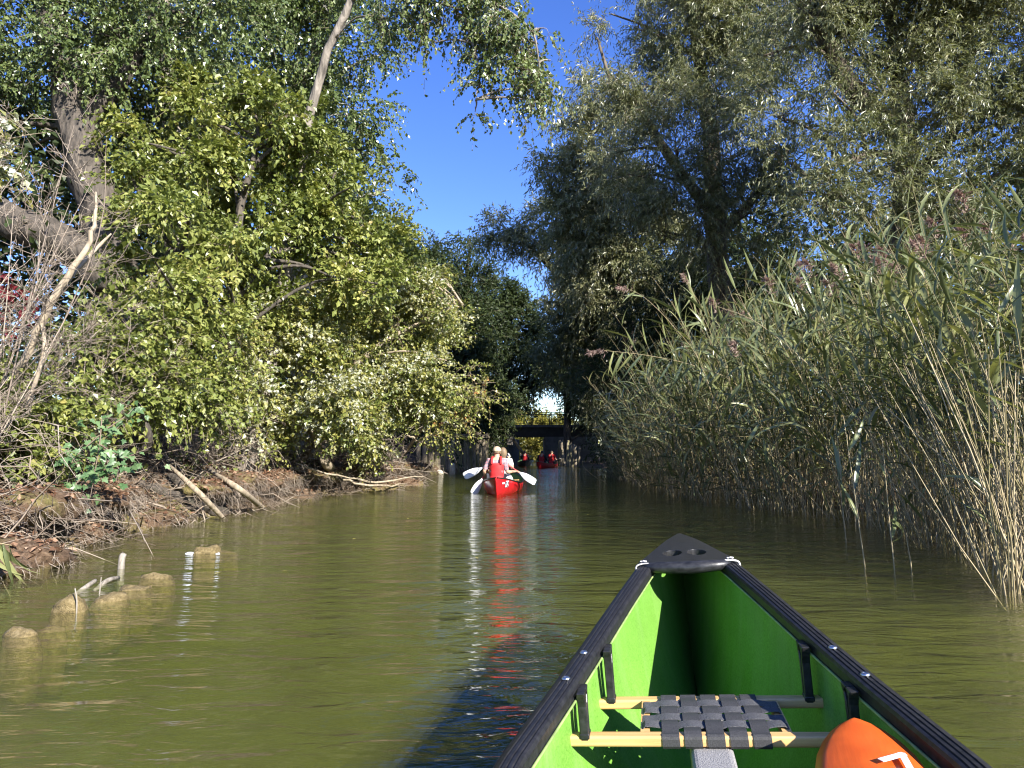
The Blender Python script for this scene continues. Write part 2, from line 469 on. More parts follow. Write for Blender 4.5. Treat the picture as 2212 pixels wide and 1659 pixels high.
def m_ground():
    m, nt, b = mat('bank_ground')
    v = tex_coord(nt)
    n = nd(nt, 'ShaderNodeTexNoise', i_Scale=1.4, i_Detail=9.0, i_Roughness=0.65)
    n2 = nd(nt, 'ShaderNodeTexNoise', i_Scale=22.0, i_Detail=7.0, i_Roughness=0.7)
    n3 = nd(nt, 'ShaderNodeTexNoise', i_Scale=3.1, i_Detail=5.0)
    for q in (n, n2, n3): nt.links.new(v, q.inputs['Vector'])
    dirt = ramp(nt, [(0.3, (0.055, 0.036, 0.022)), (0.55, (0.145, 0.095, 0.060)), (0.75, (0.27, 0.20, 0.135))])
    nt.links.new(n2.outputs[0], dirt.inputs[0])
    moss = ramp(nt, [(0.3, (0.08, 0.075, 0.02)), (0.7, (0.26, 0.22, 0.085))])
    nt.links.new(n2.outputs[0], moss.inputs[0])
    fm = ramp(nt, [(0.50, (0, 0, 0)), (0.62, (1, 1, 1))])
    nt.links.new(n.outputs[0], fm.inputs[0])
    mx = nd(nt, 'ShaderNodeMix', data_type='RGBA')
    nt.links.new(fm.outputs[0], mx.inputs[0]); nt.links.new(dirt.outputs[0], mx.inputs[6]); nt.links.new(moss.outputs[0], mx.inputs[7])
    # bed under water: green algae with brown patches
    bed = ramp(nt, [(0.30, (0.060, 0.046, 0.020)), (0.48, (0.15, 0.135, 0.045)), (0.70, (0.24, 0.23, 0.075))])
    nt.links.new(n3.outputs[0], bed.inputs[0])
    geo = nt.nodes.new('ShaderNodeNewGeometry'); sx = nt.nodes.new('ShaderNodeSeparateXYZ')
    nt.links.new(geo.outputs['Position'], sx.inputs[0])
    mr = nd(nt, 'ShaderNodeMapRange'); mr.inputs[1].default_value = -0.06; mr.inputs[2].default_value = 0.04
    nt.links.new(sx.outputs[2], mr.inputs[0])
    m2 = nd(nt, 'ShaderNodeMix', data_type='RGBA')
    nt.links.new(mr.outputs[0], m2.inputs[0]); nt.links.new(bed.outputs[0], m2.inputs[6]); nt.links.new(mx.outputs[2], m2.inputs[7])
    nt.links.new(m2.outputs[2], b.inputs['Base Color'])
    b.inputs['Roughness'].default_value = 0.95
    b.inputs['Specular IOR Level'].default_value = 0.15
    bump(nt, b, n2.outputs[0], 0.9, 0.05)
    return m
M['ground'] = m_ground()

def m_water():
    m = bpy.data.materials.new('river_water'); m.use_nodes = True
    nt = m.node_tree; nt.nodes.clear()
    out = nt.nodes.new('ShaderNodeOutputMaterial')
    # relief: long low waves across the channel, plus finer ripples
    def nz(scale, stretch, det=3.0, dist=0.0, rot=0.0, rough=0.5):
        v = tex_coord(nt, stretch, rot=(0, 0, rot))
        n = nd(nt, 'ShaderNodeTexNoise', i_Scale=scale, i_Detail=det, i_Roughness=rough, i_Distortion=dist)
        nt.links.new(v, n.inputs['Vector']); return n.outputs[0]
    big = nz(0.9, (0.8, 1.9, 1), 2.0, 0.4, R(12))
    mid = nz(4.2, (0.55, 1.6, 1), 3.0, 0.7, R(-8))
    fine = nz(15.0, (0.7, 1.5, 1), 2.0, 0.8, R(16))
    patch = nz(0.35, (1, 0.6, 1), 2.0)
    def madd(a, k, c=None):
        x = nd(nt, 'ShaderNodeMath', operation='MULTIPLY_ADD'); x.inputs[1].default_value = k
        nt.links.new(a, x.inputs[0])
        if c is not None: nt.links.new(c, x.inputs[2])
        else: x.inputs[2].default_value = 0.0
        return x.outputs[0]
    fm = nd(nt, 'ShaderNodeMapRange'); fm.inputs[1].default_value = 0.38; fm.inputs[2].default_value = 0.62; fm.inputs[3].default_value = 0.35; fm.inputs[4].default_value = 1.0
    nt.links.new(patch, fm.inputs[0])
    fmul = nd(nt, 'ShaderNodeMath', operation='MULTIPLY'); nt.links.new(fine, fmul.inputs[0]); nt.links.new(fm.outputs[0], fmul.inputs[1])
    h = madd(fmul.outputs[0], 0.008, madd(mid, 0.030, madd(big, 0.06)))
    bp = nd(nt, 'ShaderNodeBump', i_Strength=1.0, i_Distance=1.0)
    nt.links.new(h, bp.inputs['Height'])
    # body: clear shallow water over the bed mixed with green murk
    tr = nd(nt, 'ShaderNodeBsdfTransparent'); tr.inputs[0].default_value = (0.92, 0.93, 0.84, 1)
    df = nd(nt, 'ShaderNodeBsdfDiffuse')
    cn = nz(0.5, (1, 0.7, 1), 4.0)
    cr = ramp(nt, [(0.35, (0.12, 0.125, 0.040)), (0.65, (0.17, 0.175, 0.065))])
    nt.links.new(cn, cr.inputs[0]); nt.links.new(cr.outputs[0], df.inputs[0])
    body = nd(nt, 'ShaderNodeMixShader'); body.inputs[0].default_value = 0.10
    nt.links.new(tr.outputs[0], body.inputs[1]); nt.links.new(df.outputs[0], body.inputs[2])
    gl = nd(nt, 'ShaderNodeBsdfGlossy'); gl.inputs['Roughness'].default_value = 0.06
    nt.links.new(bp.outputs[0], gl.inputs['Normal'])
    # reflectance of water (Schlick), the same from above and from below
    ge = nt.nodes.new('ShaderNodeNewGeometry')
    dt = nd(nt, 'ShaderNodeVectorMath', operation='DOT_PRODUCT')
    nt.links.new(bp.outputs[0], dt.inputs[0]); nt.links.new(ge.outputs['Incoming'], dt.inputs[1])
    ab = nd(nt, 'ShaderNodeMath', operation='ABSOLUTE'); nt.links.new(dt.outputs['Value'], ab.inputs[0])
    om = nd(nt, 'ShaderNodeMath', operation='SUBTRACT', use_clamp=True); om.inputs[0].default_value = 1.0; nt.links.new(ab.outputs[0], om.inputs[1])
    pw = nd(nt, 'ShaderNodeMath', operation='POWER'); nt.links.new(om.outputs[0], pw.inputs[0]); pw.inputs[1].default_value = 5.0
    fr = nd(nt, 'ShaderNodeMath', operation='MULTIPLY_ADD'); nt.links.new(pw.outputs[0], fr.inputs[0]); fr.inputs[1].default_value = 0.98; fr.inputs[2].default_value = 0.02
    mx = nd(nt, 'ShaderNodeMixShader')
    nt.links.new(fr.outputs[0], mx.inputs[0]); nt.links.new(body.outputs[0], mx.inputs[1]); nt.links.new(gl.outputs[0], mx.inputs[2])
    nt.links.new(mx.outputs[0], out.inputs['Surface'])
    return m
M['water'] = m_water()

def m_murk():
    m = bpy.data.materials.new('silty_water'); m.use_nodes = True
    nt = m.node_tree; nt.nodes.clear()
    out = nt.nodes.new('ShaderNodeOutputMaterial')
    tr = nd(nt, 'ShaderNodeBsdfTransparent'); tr.inputs[0].default_value = (0.93, 0.95, 0.80, 1)
    df = nd(nt, 'ShaderNodeBsdfDiffuse')
    v = tex_coord(nt, (1, 0.7, 1))
    n = nd(nt, 'ShaderNodeTexNoise', i_Scale=0.6, i_Detail=5.0); nt.links.new(v, n.inputs['Vector'])
    cr = ramp(nt, [(0.35, (0.15, 0.160, 0.058)), (0.65, (0.22, 0.235, 0.095))])
    nt.links.new(n.outputs[0], cr.inputs[0]); nt.links.new(cr.outputs[0], df.inputs[0])
    mx = nd(nt, 'ShaderNodeMixShader'); mx.inputs[0].default_value = 0.16
    nt.links.new(tr.outputs[0], mx.inputs[1]); nt.links.new(df.outputs[0], mx.inputs[2]); nt.links.new(mx.outputs[0], out.inputs['Surface'])
    return m
M['murk'] = m_murk()

# ------------------------------------------------------------------ river banks
LP = [G(x, y) for x, y in ((40, 1218), (100, 1196), (270, 1142), (380, 1128), (490, 1112), (575, 1095), (640, 1076), (790, 1060), (900, 1042), (905, 1029), (960, 1023), (1050, 1016))]
LB = np.array([[-6.2, -30.0], [-5.8, 0.0], [-5.0, 4.5]] + [[p[0], p[1]] for p in LP] + [[-1.15, 47], [-0.55, 56], [-0.7, 61], [-3.5, 66], [-9, 74], [-16, 84]])
RP = [G(x, y) for x, y in ((2240, 1290), (2160, 1215), (1990, 1165), (1830, 1122), (1650, 1098), (1500, 1078), (1400, 1052), (1310, 1026), (1262, 1012))]
RB = np.array([[5.0, -30.0], [4.6, 0.0]] + [[p[0], p[1]] for p in RP] + [[3.9, 50], [3.7, 56], [3.8, 61], [7, 66], [5.5, 74], [1.0, 82]])
def xl(y): return np.interp(y, LB[:, 1], LB[:, 0])
def xr(y): return np.interp(y, RB[:, 1], RB[:, 0])

def ground_z(x, y):
    x = np.asarray(x, float); y = np.asarray(y, float)
    l, r = xl(y), xr(y)
    dl = l - x
    dr = x - r
    rough = 0.13 * noise2(x * 2.1, y * 2.3, 1) + 0.08 * noise2(x * 6.1, y * 5.7, 2)
    zl = np.interp(dl, [0, 0.12, 0.35, 0.6, 1.2, 3, 8, 20, 60, 400], [0.0, 0.16, 0.36, 0.50, 0.68, 1.0, 1.5, 2.2, 3, 3]) + rough * np.interp(dl, [0, 0.3, 1, 50], [0.25, 1.1, 1.3, 1.5])
    zr = np.interp(dr, [0, 0.8, 2, 4, 6, 12, 60, 400], [-0.10, -0.03, 0.08, 0.35, 0.8, 1.6, 3, 3]) + 0.5 * rough * np.interp(dr, [0, 1, 50], [0.2, 1, 2])
    w = np.minimum(x - l, r - x)
    zw = -np.interp(w, [0, 0.5, 1.5, 3, 30], [0.02, 0.16, 0.34, 0.5, 0.7]) + 0.03 * noise2(x * 1.5, y * 1.1, 4)
    return np.where(dl > 0, zl, np.where(dr > 0, zr, zw))

def build_ground():
    us = np.concatenate([-np.array([400, 250, 150, 100, 70, 50, 36, 26, 20, 15, 11.5, 9, 7, 5.6, 4.6, 3.8]), -np.arange(3.3, 0, -0.085)])
    ch = np.linspace(0, 1, 36)
    ur = np.concatenate([np.arange(0.25, 4, 0.25), [4.5, 5.2, 6, 7, 8.5, 10.5, 13, 17, 22, 30, 42, 60, 90, 150, 250, 400]])
    ys = np.concatenate([[-400, -200, -100, -50, -30, -18, -10, -5, -2, 0, 1.5, 2.7], np.arange(3.6, 27, 0.11), np.arange(27, 84, 0.6), [86, 90, 96, 105, 120, 150, 200, 300, 500, 900]])
    rows = []
    for y in ys:
        l, r = float(xl(y)), float(xr(y))
        r = max(r, l + 0.3)
        rows.append(np.concatenate([l + us, l + ch * (r - l), r + ur]))
    X = np.array(rows); Y = np.repeat(ys[:, None], X.shape[1], 1)
    Z = ground_z(X, Y)
    far = np.clip((Y - 74) / 6, 0, 1)
    Z = np.where(Y > 80, np.maximum(Z, np.minimum(0.4 + (Y - 80) * 0.02, 2.5)), Z)
    n, mm = X.shape
    i, j = np.meshgrid(np.arange(n - 1), np.arange(mm - 1), indexing='ij')
    b = i * mm + j
    q = np.stack([b, b + 1, b + mm + 1, b + mm], -1).reshape(-1, 4)
    o = np_mesh('ground', np.stack([X, Y, Z], -1).reshape(-1, 3), q, None, M['ground'], True)
    tag(o, 'brown earth river banks with leaf litter and a green silty river bed', kind='structure')
build_ground()

# ------------------------------------------------------------------ canoe hulls
def hull_rows(L, half_w, rail_h, keel, vee, nv=13):
    """stations along a hull from bow (s = 0) to stern (s = L): array (S, 2*nv-1, 3) in x = right, y = -s, z = up"""
    e = np.concatenate([[0.0, 0.012, 0.03, 0.06, 0.1, 0.15, 0.21, 0.28, 0.36, 0.46, 0.57, 0.68, 0.8, 0.95, 1.1, 1.25, 1.45, 1.65, 1.9, 2.15]])
    ss = np.concatenate([e, [L / 2], L - e[::-1]])
    rows = []
    for s in ss:
        d = min(s, L - s)
        w, h, k, p_ = half_w(d), rail_h(d), keel(d), vee(d)
        th = np.linspace(0, 1, nv) * math.pi / 2
        x = np.sin(th) ** (2 / p_); z = 1 - np.cos(th) ** (2 / p_)
        bulge = 1 + 0.05 * np.sin(th * 2) * min(d / 1.2, 1)
        half = np.stack([x * w * bulge, np.full(nv, -s), k + (h - k) * z], -1)
        left = half[:0:-1] * np.array([-1, 1, 1])
        rows.append(np.vstack([left, half]))
    return np.array(rows)

def hull_object(name, rows, parent, m, thick):
    S, V, _ = rows.shape
    i, j = np.meshgrid(np.arange(S - 1), np.arange(V - 1), indexing='ij')
    b = i * V + j
    q = np.stack([b, b + V, b + V + 1, b + 1], -1).reshape(-1, 4)
    bm = bmesh.new()
    vs = [bm.verts.new(v) for v in rows.reshape(-1, 3)]
    for f in q:
        try: bm.faces.new([vs[k] for k in f])
        except ValueError: pass
    bmesh.ops.remove_doubles(bm, verts=bm.verts, dist=1e-5)
    o = bm_obj(name, bm, parent, m, True)
    so = o.modifiers.new('thickness', 'SOLIDIFY'); so.thickness = thick; so.offset = -1
    return o

def interp_fn(xs, ys): return lambda d: float(np.interp(d, xs, ys))

def waterline(rows, mw):
    """outline at z = 0 of a hull's outer skin, in world coordinates"""
    left, right = [], []
    mid = rows.shape[1] // 2
    for r in rows:
        wv = np.array([mw @ Vector(v) for v in r])
        for side, out in ((wv[mid::-1], left), (wv[mid:], right)):
            z = side[:, 2]
            if z[0] < 0 and z.max() > 0:
                k = int(np.argmax(z > 0)); t = -z[k - 1] / (z[k] - z[k - 1])
                out.append((side[k - 1] + (side[k] - side[k - 1]) * t)[:2])
    return [tuple(p) for p in left] + [tuple(p) for p in right[::-1]]

HOLES = []
L0 = 4.9
c_w = lambda d: float(np.interp(d, [0, 0.03, 0.3, 0.68, 1.0, 1.47, 1.63, 2.0, 2.45], [0.010, 0.018, 0.076, 0.155, 0.226, 0.322, 0.352, 0.418, 0.452]))
c_h = lambda d: float(np.interp(d, [0, 0.2, 0.68, 1.0, 1.45, 1.65, 2.0, 2.45], [0.555, 0.55, 0.525, 0.478, 0.415, 0.392, 0.362, 0.345]))
c_k = lambda d: float(np.interp(d, [0, 0.02, 0.06, 0.12, 0.2, 0.32, 0.5, 0.9, 2.45], [0.50, 0.36, 0.20, 0.07, -0.01, -0.06, -0.09, -0.115, -0.13]))
c_v = lambda d: float(np.interp(d, [0, 0.3, 0.9, 1.6, 2.45], [1.15, 1.25, 1.7, 2.5, 2.9]))
canoe = empty('canoe', (0, 0, 0))
tag(canoe, 'green open canoe with black gunwales whose bow fills the lower right', 'canoe')
canoe.rotation_mode = 'QUATERNION'
az, heel = R(11.19), R(4.12)
d3 = Vector((math.sin(az), math.cos(az), 0)); n3 = Vector((d3.y, -d3.x, 0))
xa = n3 * math.cos(heel) + Vector((0, 0, math.sin(heel))); za = Vector((0, 0, math.cos(heel))) - n3 * math.sin(heel)
CM = Matrix((( xa.x, d3.x, za.x, 0.826), (xa.y, d3.y, za.y, 3.378), (xa.z, d3.z, za.z, 0), (0, 0, 0, 1)))
canoe.location = CM.translation
canoe.rotation_quaternion = CM.to_quaternion()
crow = hull_rows(L0, c_w, c_h, c_k, c_v)
hull_object('hull', crow, canoe, M['green_hull'], 0.006)
HOLES.append(waterline(crow, CM))

def gunwale(side):
    prof = [(-0.024, -0.030), (-0.026, -0.002), (-0.022, 0.006), (-0.016, 0.0085), (-0.0145, 0.006), (-0.012, 0.006), (-0.0105, 0.009), (-0.004, 0.0095), (-0.0025, 0.007), (0.000, 0.007), (0.0015, 0.0095),
            (0.009, 0.009), (0.0105, 0.0065), (0.013, 0.0065), (0.0145, 0.009), (0.024, 0.006), (0.0255, 0.0035), (0.028, 0.003), (0.031, 0.002), (0.034, -0.006), (0.034, -0.030), (0.006, -0.030), (0.006, -0.012), (-0.008, -0.012), (-0.008, -0.030)]
    ss = np.concatenate([np.linspace(0.60, 2.45, 34), L0 - np.linspace(0.60, 2.40, 24)[::-1]])
    V = []
    for s in ss:
        d = min(s, L0 - s)
        for a, bz in prof:
            V.append((side * (c_w(d) + a), -s, c_h(d) + bz))
    n = len(prof); faces = []
    for i in range(len(ss) - 1):
        for j in range(n):
            faces.append((i * n + j, i * n + (j + 1) % n, (i + 1) * n + (j + 1) % n, (i + 1) * n + j))
    o = py_mesh('gunwale', V, faces, canoe, M['vinyl'], False)
    # pale laminate edge of the hull under the inner lip
    pts = [(side * (c_w(min(s, L0 - s)) - 0.0275), -s, c_h(min(s, L0 - s)) - 0.030) for s in ss[:34]]
    v, f = tubes(np.array(pts)[None], np.full((1, 34), 0.0035), 6)
    np_mesh('hull_edge', v, f, canoe, M['trim_green'], True)
for sd in (-1, 1): gunwale(sd)

def deck_plate(parent, s_end, flip=False, holes=True):
    n = 26
    bm = bmesh.new()
    def z(x, s): 
        w = c_w(s) + 0.034
        return c_h(s) + 0.012 + 0.009 * max(0.0, 1 - (x / w) ** 2) * min(1, s / 0.3)
    rim = []
    ss = np.concatenate([[-0.035, -0.032, -0.02], np.linspace(0.0, s_end, n)])
    for s in ss:
        d = max(s, 0)
        w = (c_w(d) + min(0.034, 0.004 + d * 0.044)) * (1 if s >= 0 else {-0.035: 0.15, -0.032: 0.5, -0.02: 0.85}[round(s, 3)])
        rim.append((-w, s))
    back = [(x, s_end + 0.012 * math.cos(x / (c_w(s_end)) * 1.5)) for x in np.linspace(-c_w(s_end), c_w(s_end), 14)]
    outline = rim + back + [(-x, s) for x, s in rim[::-1]]
    loops = [outline]
    if holes:
        for cx in (-0.047, 0.047):
            loops.append([(cx + 0.037 * math.cos(a) * (1 - 0.12 * math.sin(a)), 0.52 + 0.060 * math.sin(a)) for a in np.linspace(0, 2 * math.pi, 22)[:-1]])
    for lp in loops:
        vs = [bm.verts.new((x, -s, 0)) for x, s in lp]
        for a, b in zip(vs, vs[1:] + vs[:1]): bm.edges.new((a, b))
    bmesh.ops.triangle_fill(bm, use_beauty=True, edges=bm.edges[:])
    bmesh.ops.subdivide_edges(bm, edges=[e for e in bm.edges if e.calc_length() > 0.05], cuts=1, use_grid_fill=False)
    bmesh.ops.triangulate(bm, faces=bm.faces)
    top = bm.faces[:]
    r = bmesh.ops.extrude_face_region(bm, geom=top)
    low = {v for v in r['geom'] if isinstance(v, bmesh.types.BMVert)}
    for v in bm.verts:
        v.co.z = z(v.co.x, max(-v.co.y, 0))
        if v in low: v.co.z -= 0.026
    o = bm_obj('deck_plate', bm, parent, M['black_plastic'], True, 40)
    bv = o.modifiers.new('bevel', 'BEVEL'); bv.width = 0.005; bv.segments = 3; bv.limit_method = 'ANGLE'; bv.angle_limit = R(50)
    # rolled grab handle across the back edge
    w = c_w(s_end)
    pts = [(-w - 0.012, -s_end + 0.03, c_h(s_end) + 0.004), (-w * 0.82, -s_end - 0.012, c_h(s_end) + 0.002), (-w * 0.4, -s_end - 0.026, c_h(s_end) + 0.001), (0, -s_end - 0.028, c_h(s_end) - 0.001),
           (w * 0.4, -s_end - 0.026, c_h(s_end) + 0.001), (w * 0.82, -s_end - 0.012, c_h(s_end) + 0.002), (w + 0.012, -s_end + 0.03, c_h(s_end) + 0.004)]
    tube_obj('grab_handle', pts, [0.015, 0.019, 0.023, 0.024, 0.023, 0.019, 0.015], parent, M['black_plastic'], 14, 40)
    if not flip:
        for sgn in (-1, 1):
            for dx in (-0.014, 0.014):
                q = [(sgn * (w + 0.004) + dx * 0.4, -s_end + 0.028, c_h(s_end) + 0.024 - abs(dx) * .2)]
            s2 = s_end + 0.012
            pts = [(sgn * (w - 0.020), -s2 - 0.004, c_h(s_end) - 0.01), (sgn * (w - 0.022), -s2, c_h(s_end) + 0.013), (sgn * w, -s2 + 0.002, c_h(s_end) + 0.017), (sgn * (w + 0.030), -s2 + 0.002, c_h(s_end) + 0.010), (sgn * (w + 0.036), -s2, c_h(s_end) - 0.012)]
            tube_obj('lashing', pts, 0.0038 if sgn > 0 else 0.0028, parent, M['rope'], 7, 24)
            a = np.linspace(0, 2 * math.pi, 14)
            kn = np.stack([sgn * (w + 0.006) + 0.011 * np.cos(a), -s_end + 0.035 + 0.008 * np.sin(a * 2) + 0.006 * np.sin(a), np.full(14, c_h(s_end) + 0.019)], -1)
            tube_obj('lashing', kn, 0.0024, parent, M['rope'], 6, 40)
deck_plate(canoe, 0.68)
stern = empty('stern_deck', (0, -L0, 0)); stern.parent = canoe; stern.rotation_euler = (0, 0, math.pi)
deck_plate(stern, 0.5, True, False)

def lathe(name, prof, n, parent, m, mw=None, smooth=True):
    V, Fc = [], []
    for r_, z_ in prof:
        for k in range(n):
            a = 2 * math.pi * k / n
            V.append((r_ * math.cos(a), r_ * math.sin(a), z_))
    for i in range(len(prof) - 1):
        for k in range(n):
            Fc.append((i * n + k, i * n + (k + 1) % n, (i + 1) * n + (k + 1) % n, (i + 1) * n + k))
    Fc.append(tuple(range(n - 1, -1, -1))); Fc.append(tuple((len(prof) - 1) * n + k for k in range(n)))
    o = py_mesh(name, V, Fc, parent, m, smooth)
    if mw is not None: o.matrix_local = mw
    return o

def box_bm(bm, c, size, rot=None):
    r = bmesh.ops.create_cube(bm, size=1.0)
    for v in r['verts']:
        p_ = Vector((v.co.x * size[0], v.co.y * size[1], v.co.z * size[2]))
        if rot is not None: p_.rotate(rot)
        v.co = p_ + Vector(c)
    return r['verts']

S_NEAR, S_FAR, Z_BAR = 1.63, 1.37, 0.262
seat = empty('seat', (0, -1.5, Z_BAR)); seat.parent = canoe
def in_seat(o): o.parent = seat
# bolts, hangers, rails
for s_b, s_r in ((1.62, S_NEAR), (1.455, S_FAR)):
    for sd in (-1, 1):
        w = c_w(s_b)
        lathe('bolt', [(0.0115, 0), (0.0115, 0.002), (0.0085, 0.0052), (0.005, 0.006), (0.005, 0.0035)], 16, canoe, M['steel'], Matrix.Translation((sd * (w + 0.004), -s_b, c_h(s_b) + 0.0085)))
        # hanger: two struts joined by a flared head
        bm = bmesh.new()
        hz = c_h(s_r) - 0.012
        wi = c_w(s_r) - 0.040
        sec = [(0.0, 0.085), (0.14, 0.060), (0.3, 0.044), (1.0, 0.036)]
        hh = hz - Z_BAR
        for leg in (-1, 1):
            prev = None
            for t, wd in sec:
                y0 = -s_r + leg * wd / 2
                th = 0.012 if t > 0.1 else wd / 2
                zc = hz - t * hh
                ring = [bm.verts.new((sd * (wi + dx), y0 - leg * ty, zc)) for dx, ty in ((-0.008, 0), (0.014, 0), (0.014, th), (-0.008, th))]
                if prev:
                    for a in range(4): bm.faces.new((prev[a], prev[(a + 1) % 4], ring[(a + 1) % 4], ring[a]))
                else: bm.faces.new(ring)
                prev = ring
            bm.faces.new(prev)
        box_bm(bm, (sd * (wi + 0.003), -s_r, Z_BAR + 0.012), (0.026, 0.040, 0.014))
        o = bm_obj('hanger', bm, canoe, M['black_plastic'], False)
        bv = o.modifiers.new('bevel', 'BEVEL'); bv.width = 0.003; bv.segments = 2
    bl = c_w(s_r) + 0.006
    bm = bmesh.new()
    box_bm(bm, (0, 0, 0), (2 * bl, 0.036, 0.026))
    o = bm_obj('rail', bm, seat, M['seat_wood'])
    o.location = (0, -s_r + 1.5, 0)
    bv = o.modifiers.new('bevel', 'BEVEL'); bv.width = 0.006; bv.segments = 3
for sx in (-0.168, 0.168):
    bm = bmesh.new(); box_bm(bm, (0, 0, 0), (0.022, S_NEAR - S_FAR - 0.036, 0.022))
    o = bm_obj('side_rail', bm, seat, M['seat_wood']); o.location = (sx, 0.0, 0.0)
def strap(axis, pos, half, k, width):
    """woven band; axis 0 runs across the canoe, 1 along it"""
    n = 64; pts = []
    for t in np.linspace(-half, half, n):
        over = 0.003 * (math.cos(math.pi * (t + 0.106) / 0.053 + math.pi * (k + 1)) if axis == 0 else math.cos(math.pi * (t + 0.076) / 0.0505 + math.pi * k))
        z = 0.0155 + over
        pts.append((t, z))
    r = 0.013 if axis == 1 else 0.011
    hr, wr_ = (0.0145, 0.0185) if axis == 1 else (0.0125, 0.0115)
    ends = [(half + wr_ - 0.006, hr), (half + wr_ - 0.001, hr - 0.003), (half + wr_ + 0.001, hr - 0.008), (half + wr_ + 0.001, -hr + 0.006), (half + wr_ - 0.004, -hr), (half - 0.01, -hr)]
    path = [(-t, z) for t, z in ends[::-1]] + pts + ends
    V, Fc = [], []
    for (t, z) in path:
        for e in (-1, 1):
            q = (t, pos + e * width / 2, z) if axis == 0 else (pos + e * width / 2, t, z)
            V.append(q)
    for i in range(len(path) - 1): Fc.append((2 * i, 2 * i + 1, 2 * i + 3, 2 * i + 2))
    o = py_mesh('strap', V, Fc, seat, M['webbing'] if axis else M['webbing_across_sheen'], False)
    so = o.modifiers.new('thickness', 'SOLIDIFY'); so.thickness = 0.0018; so.offset = 1
for k in range(5): strap(1, -0.106 + k * 0.053, (S_NEAR - S_FAR) / 2, k, 0.041)
M['webbing_across_sheen'] = plain('webbing_across_sheen', (0.085, 0.085, 0.09), 0.7, 0.3, 260, 0.3, 0.3)  # same webbing, colour lightened for the sheen the cross bands catch
for k in range(4): strap(0, -0.076 + k * 0.0505, 0.168, k, 0.042)
# grey foam pillar under the seat, running aft
bm = bmesh.new()
box_bm(bm, (-0.012, -1.87, 0.095), (0.100, 0.86, 0.302))
o = bm_obj('foam_block', bm, canoe, M['foam']); bv = o.modifiers.new('bevel', 'BEVEL'); bv.width = 0.014; bv.segments = 3
# keel seam on the inside of the bow
kp = [(0, -s, c_k(s) + 0.012) for s in (0.05, 0.09, 0.14, 0.2, 0.3, 0.45, 0.7, 1.0, 1.3)]
tube_obj('stem_seam', kp, 0.0055, canoe, M['trim_green'], 6, 40)

# ------------------------------------------------------------------ paddles
def blade_mesh(name, L, outline, thick, parent, m, rib=True):
    """outline: list of (t along 0..1, half width); blade lies in x (width), y (length), thickness z"""
    V, Fc = [], []
    nx = 9
    for t, w in outline:
        for i in range(nx):
            u = -1 + 2 * i / (nx - 1)
            z = thick * (1 - abs(u) ** 2.5) * (1 - 0.6 * t) + 0.002 + (thick * 1.6 * math.exp(-(u * 6) ** 2) * max(0.0, 1 - t * 1.3) if rib else 0) - 0.012 * (u * u) * w / 0.1
            V.append((u * w, t * L, z))
    n = len(outline)
    top = len(V)
    for i in range(n):
        t, w = outline[i]
        for j in range(nx):
            u = -1 + 2 * j / (nx - 1)
            V.append((u * w, t * L, V[i * nx + j][2] - 0.004 - thick * (1 - abs(u) ** 2.5) * 1.3))
    for i in range(n - 1):
        for j in range(nx - 1):
            a = i * nx + j
            Fc.append((a, a + 1, a + nx + 1, a + nx)); Fc.append((top + a, top + a + nx, top + a + nx + 1, top + a + 1))
        Fc.append((i * nx, (i + 1) * nx, top + (i + 1) * nx, top + i * nx))
        a = i * nx + nx - 1
        Fc.append((a, top + a, top + a + nx, a + nx))
    for j in range(nx - 1):
        Fc.append((j, top + j, top + j + 1, j + 1)); a = (n - 1) * nx + j; Fc.append((a, a + 1, top + a + 1, top + a))
    return py_mesh(name, V, Fc, parent, m, True)

BLADE_OUT = [(0, 0.016), (0.1, 0.030), (0.25, 0.062), (0.4, 0.088), (0.55, 0.100), (0.75, 0.103), (0.88, 0.098), (0.96, 0.082), (1.0, 0.060)]
def paddle(name, tip, grip, blade_dir_up, label, shaft_mat, blade_mat, group=None, blade_l=0.48, grip_mat=None, fat=1.0, outline=BLADE_OUT):
    """tip and grip are world points; the blade's face looks towards blade_dir_up"""
    tip, grip = Vector(tip), Vector(grip)
    d = (tip - grip).normalized(); up = Vector(blade_dir_up)
    z = (up - d * up.dot(d)).normalized(); x = d.cross(z)
    root = empty(name, grip)
    root.rotation_mode = 'QUATERNION'
    root.rotation_quaternion = Matrix(((x.x, d.x, z.x), (x.y, d.y, z.y), (x.z, d.z, z.z))).to_quaternion()
    Lt = (tip - grip).length
    tag(root, label, 'paddle', group)
    tube_obj('shaft', [(0, 0.02, 0), (0, Lt / 2, 0), (0, Lt - blade_l + 0.06, 0)], 0.0155 * fat, root, shaft_mat, 10, 6)
    b = blade_mesh('blade', blade_l, outline, 0.010, root, blade_mat); b.location = (0, Lt - blade_l, 0)
    tube_obj('grip', [(-0.055, 0, 0), (-0.03, -0.006, 0), (0, -0.008, 0), (0.03, -0.006, 0), (0.055, 0, 0)], [0.013, 0.018, 0.02, 0.018, 0.013], root, grip_mat or shaft_mat, 10, 16)
    return root, Lt

tipw = P(1846, 1556, 1.60); farw = P(1975, 1960, 1.02)
dirp = norm(farw - tipw)
OUT2 = [(0, 0.018), (0.08, 0.034), (0.2, 0.066), (0.35, 0.090), (0.5, 0.099), (0.62, 0.098), (0.74, 0.089), (0.84, 0.073), (0.92, 0.053), (0.97, 0.034), (0.992, 0.018), (1.0, 0.004)]
pad, pl = paddle('paddle', tipw, tipw + dirp * 1.45, (-0.35, -0.75, 0.62), 'orange bladed paddle with a white mark leaning inside the green canoe', M['navy_shaft'], M['orange_blade'], None, 0.56, None, 1.0, OUT2)
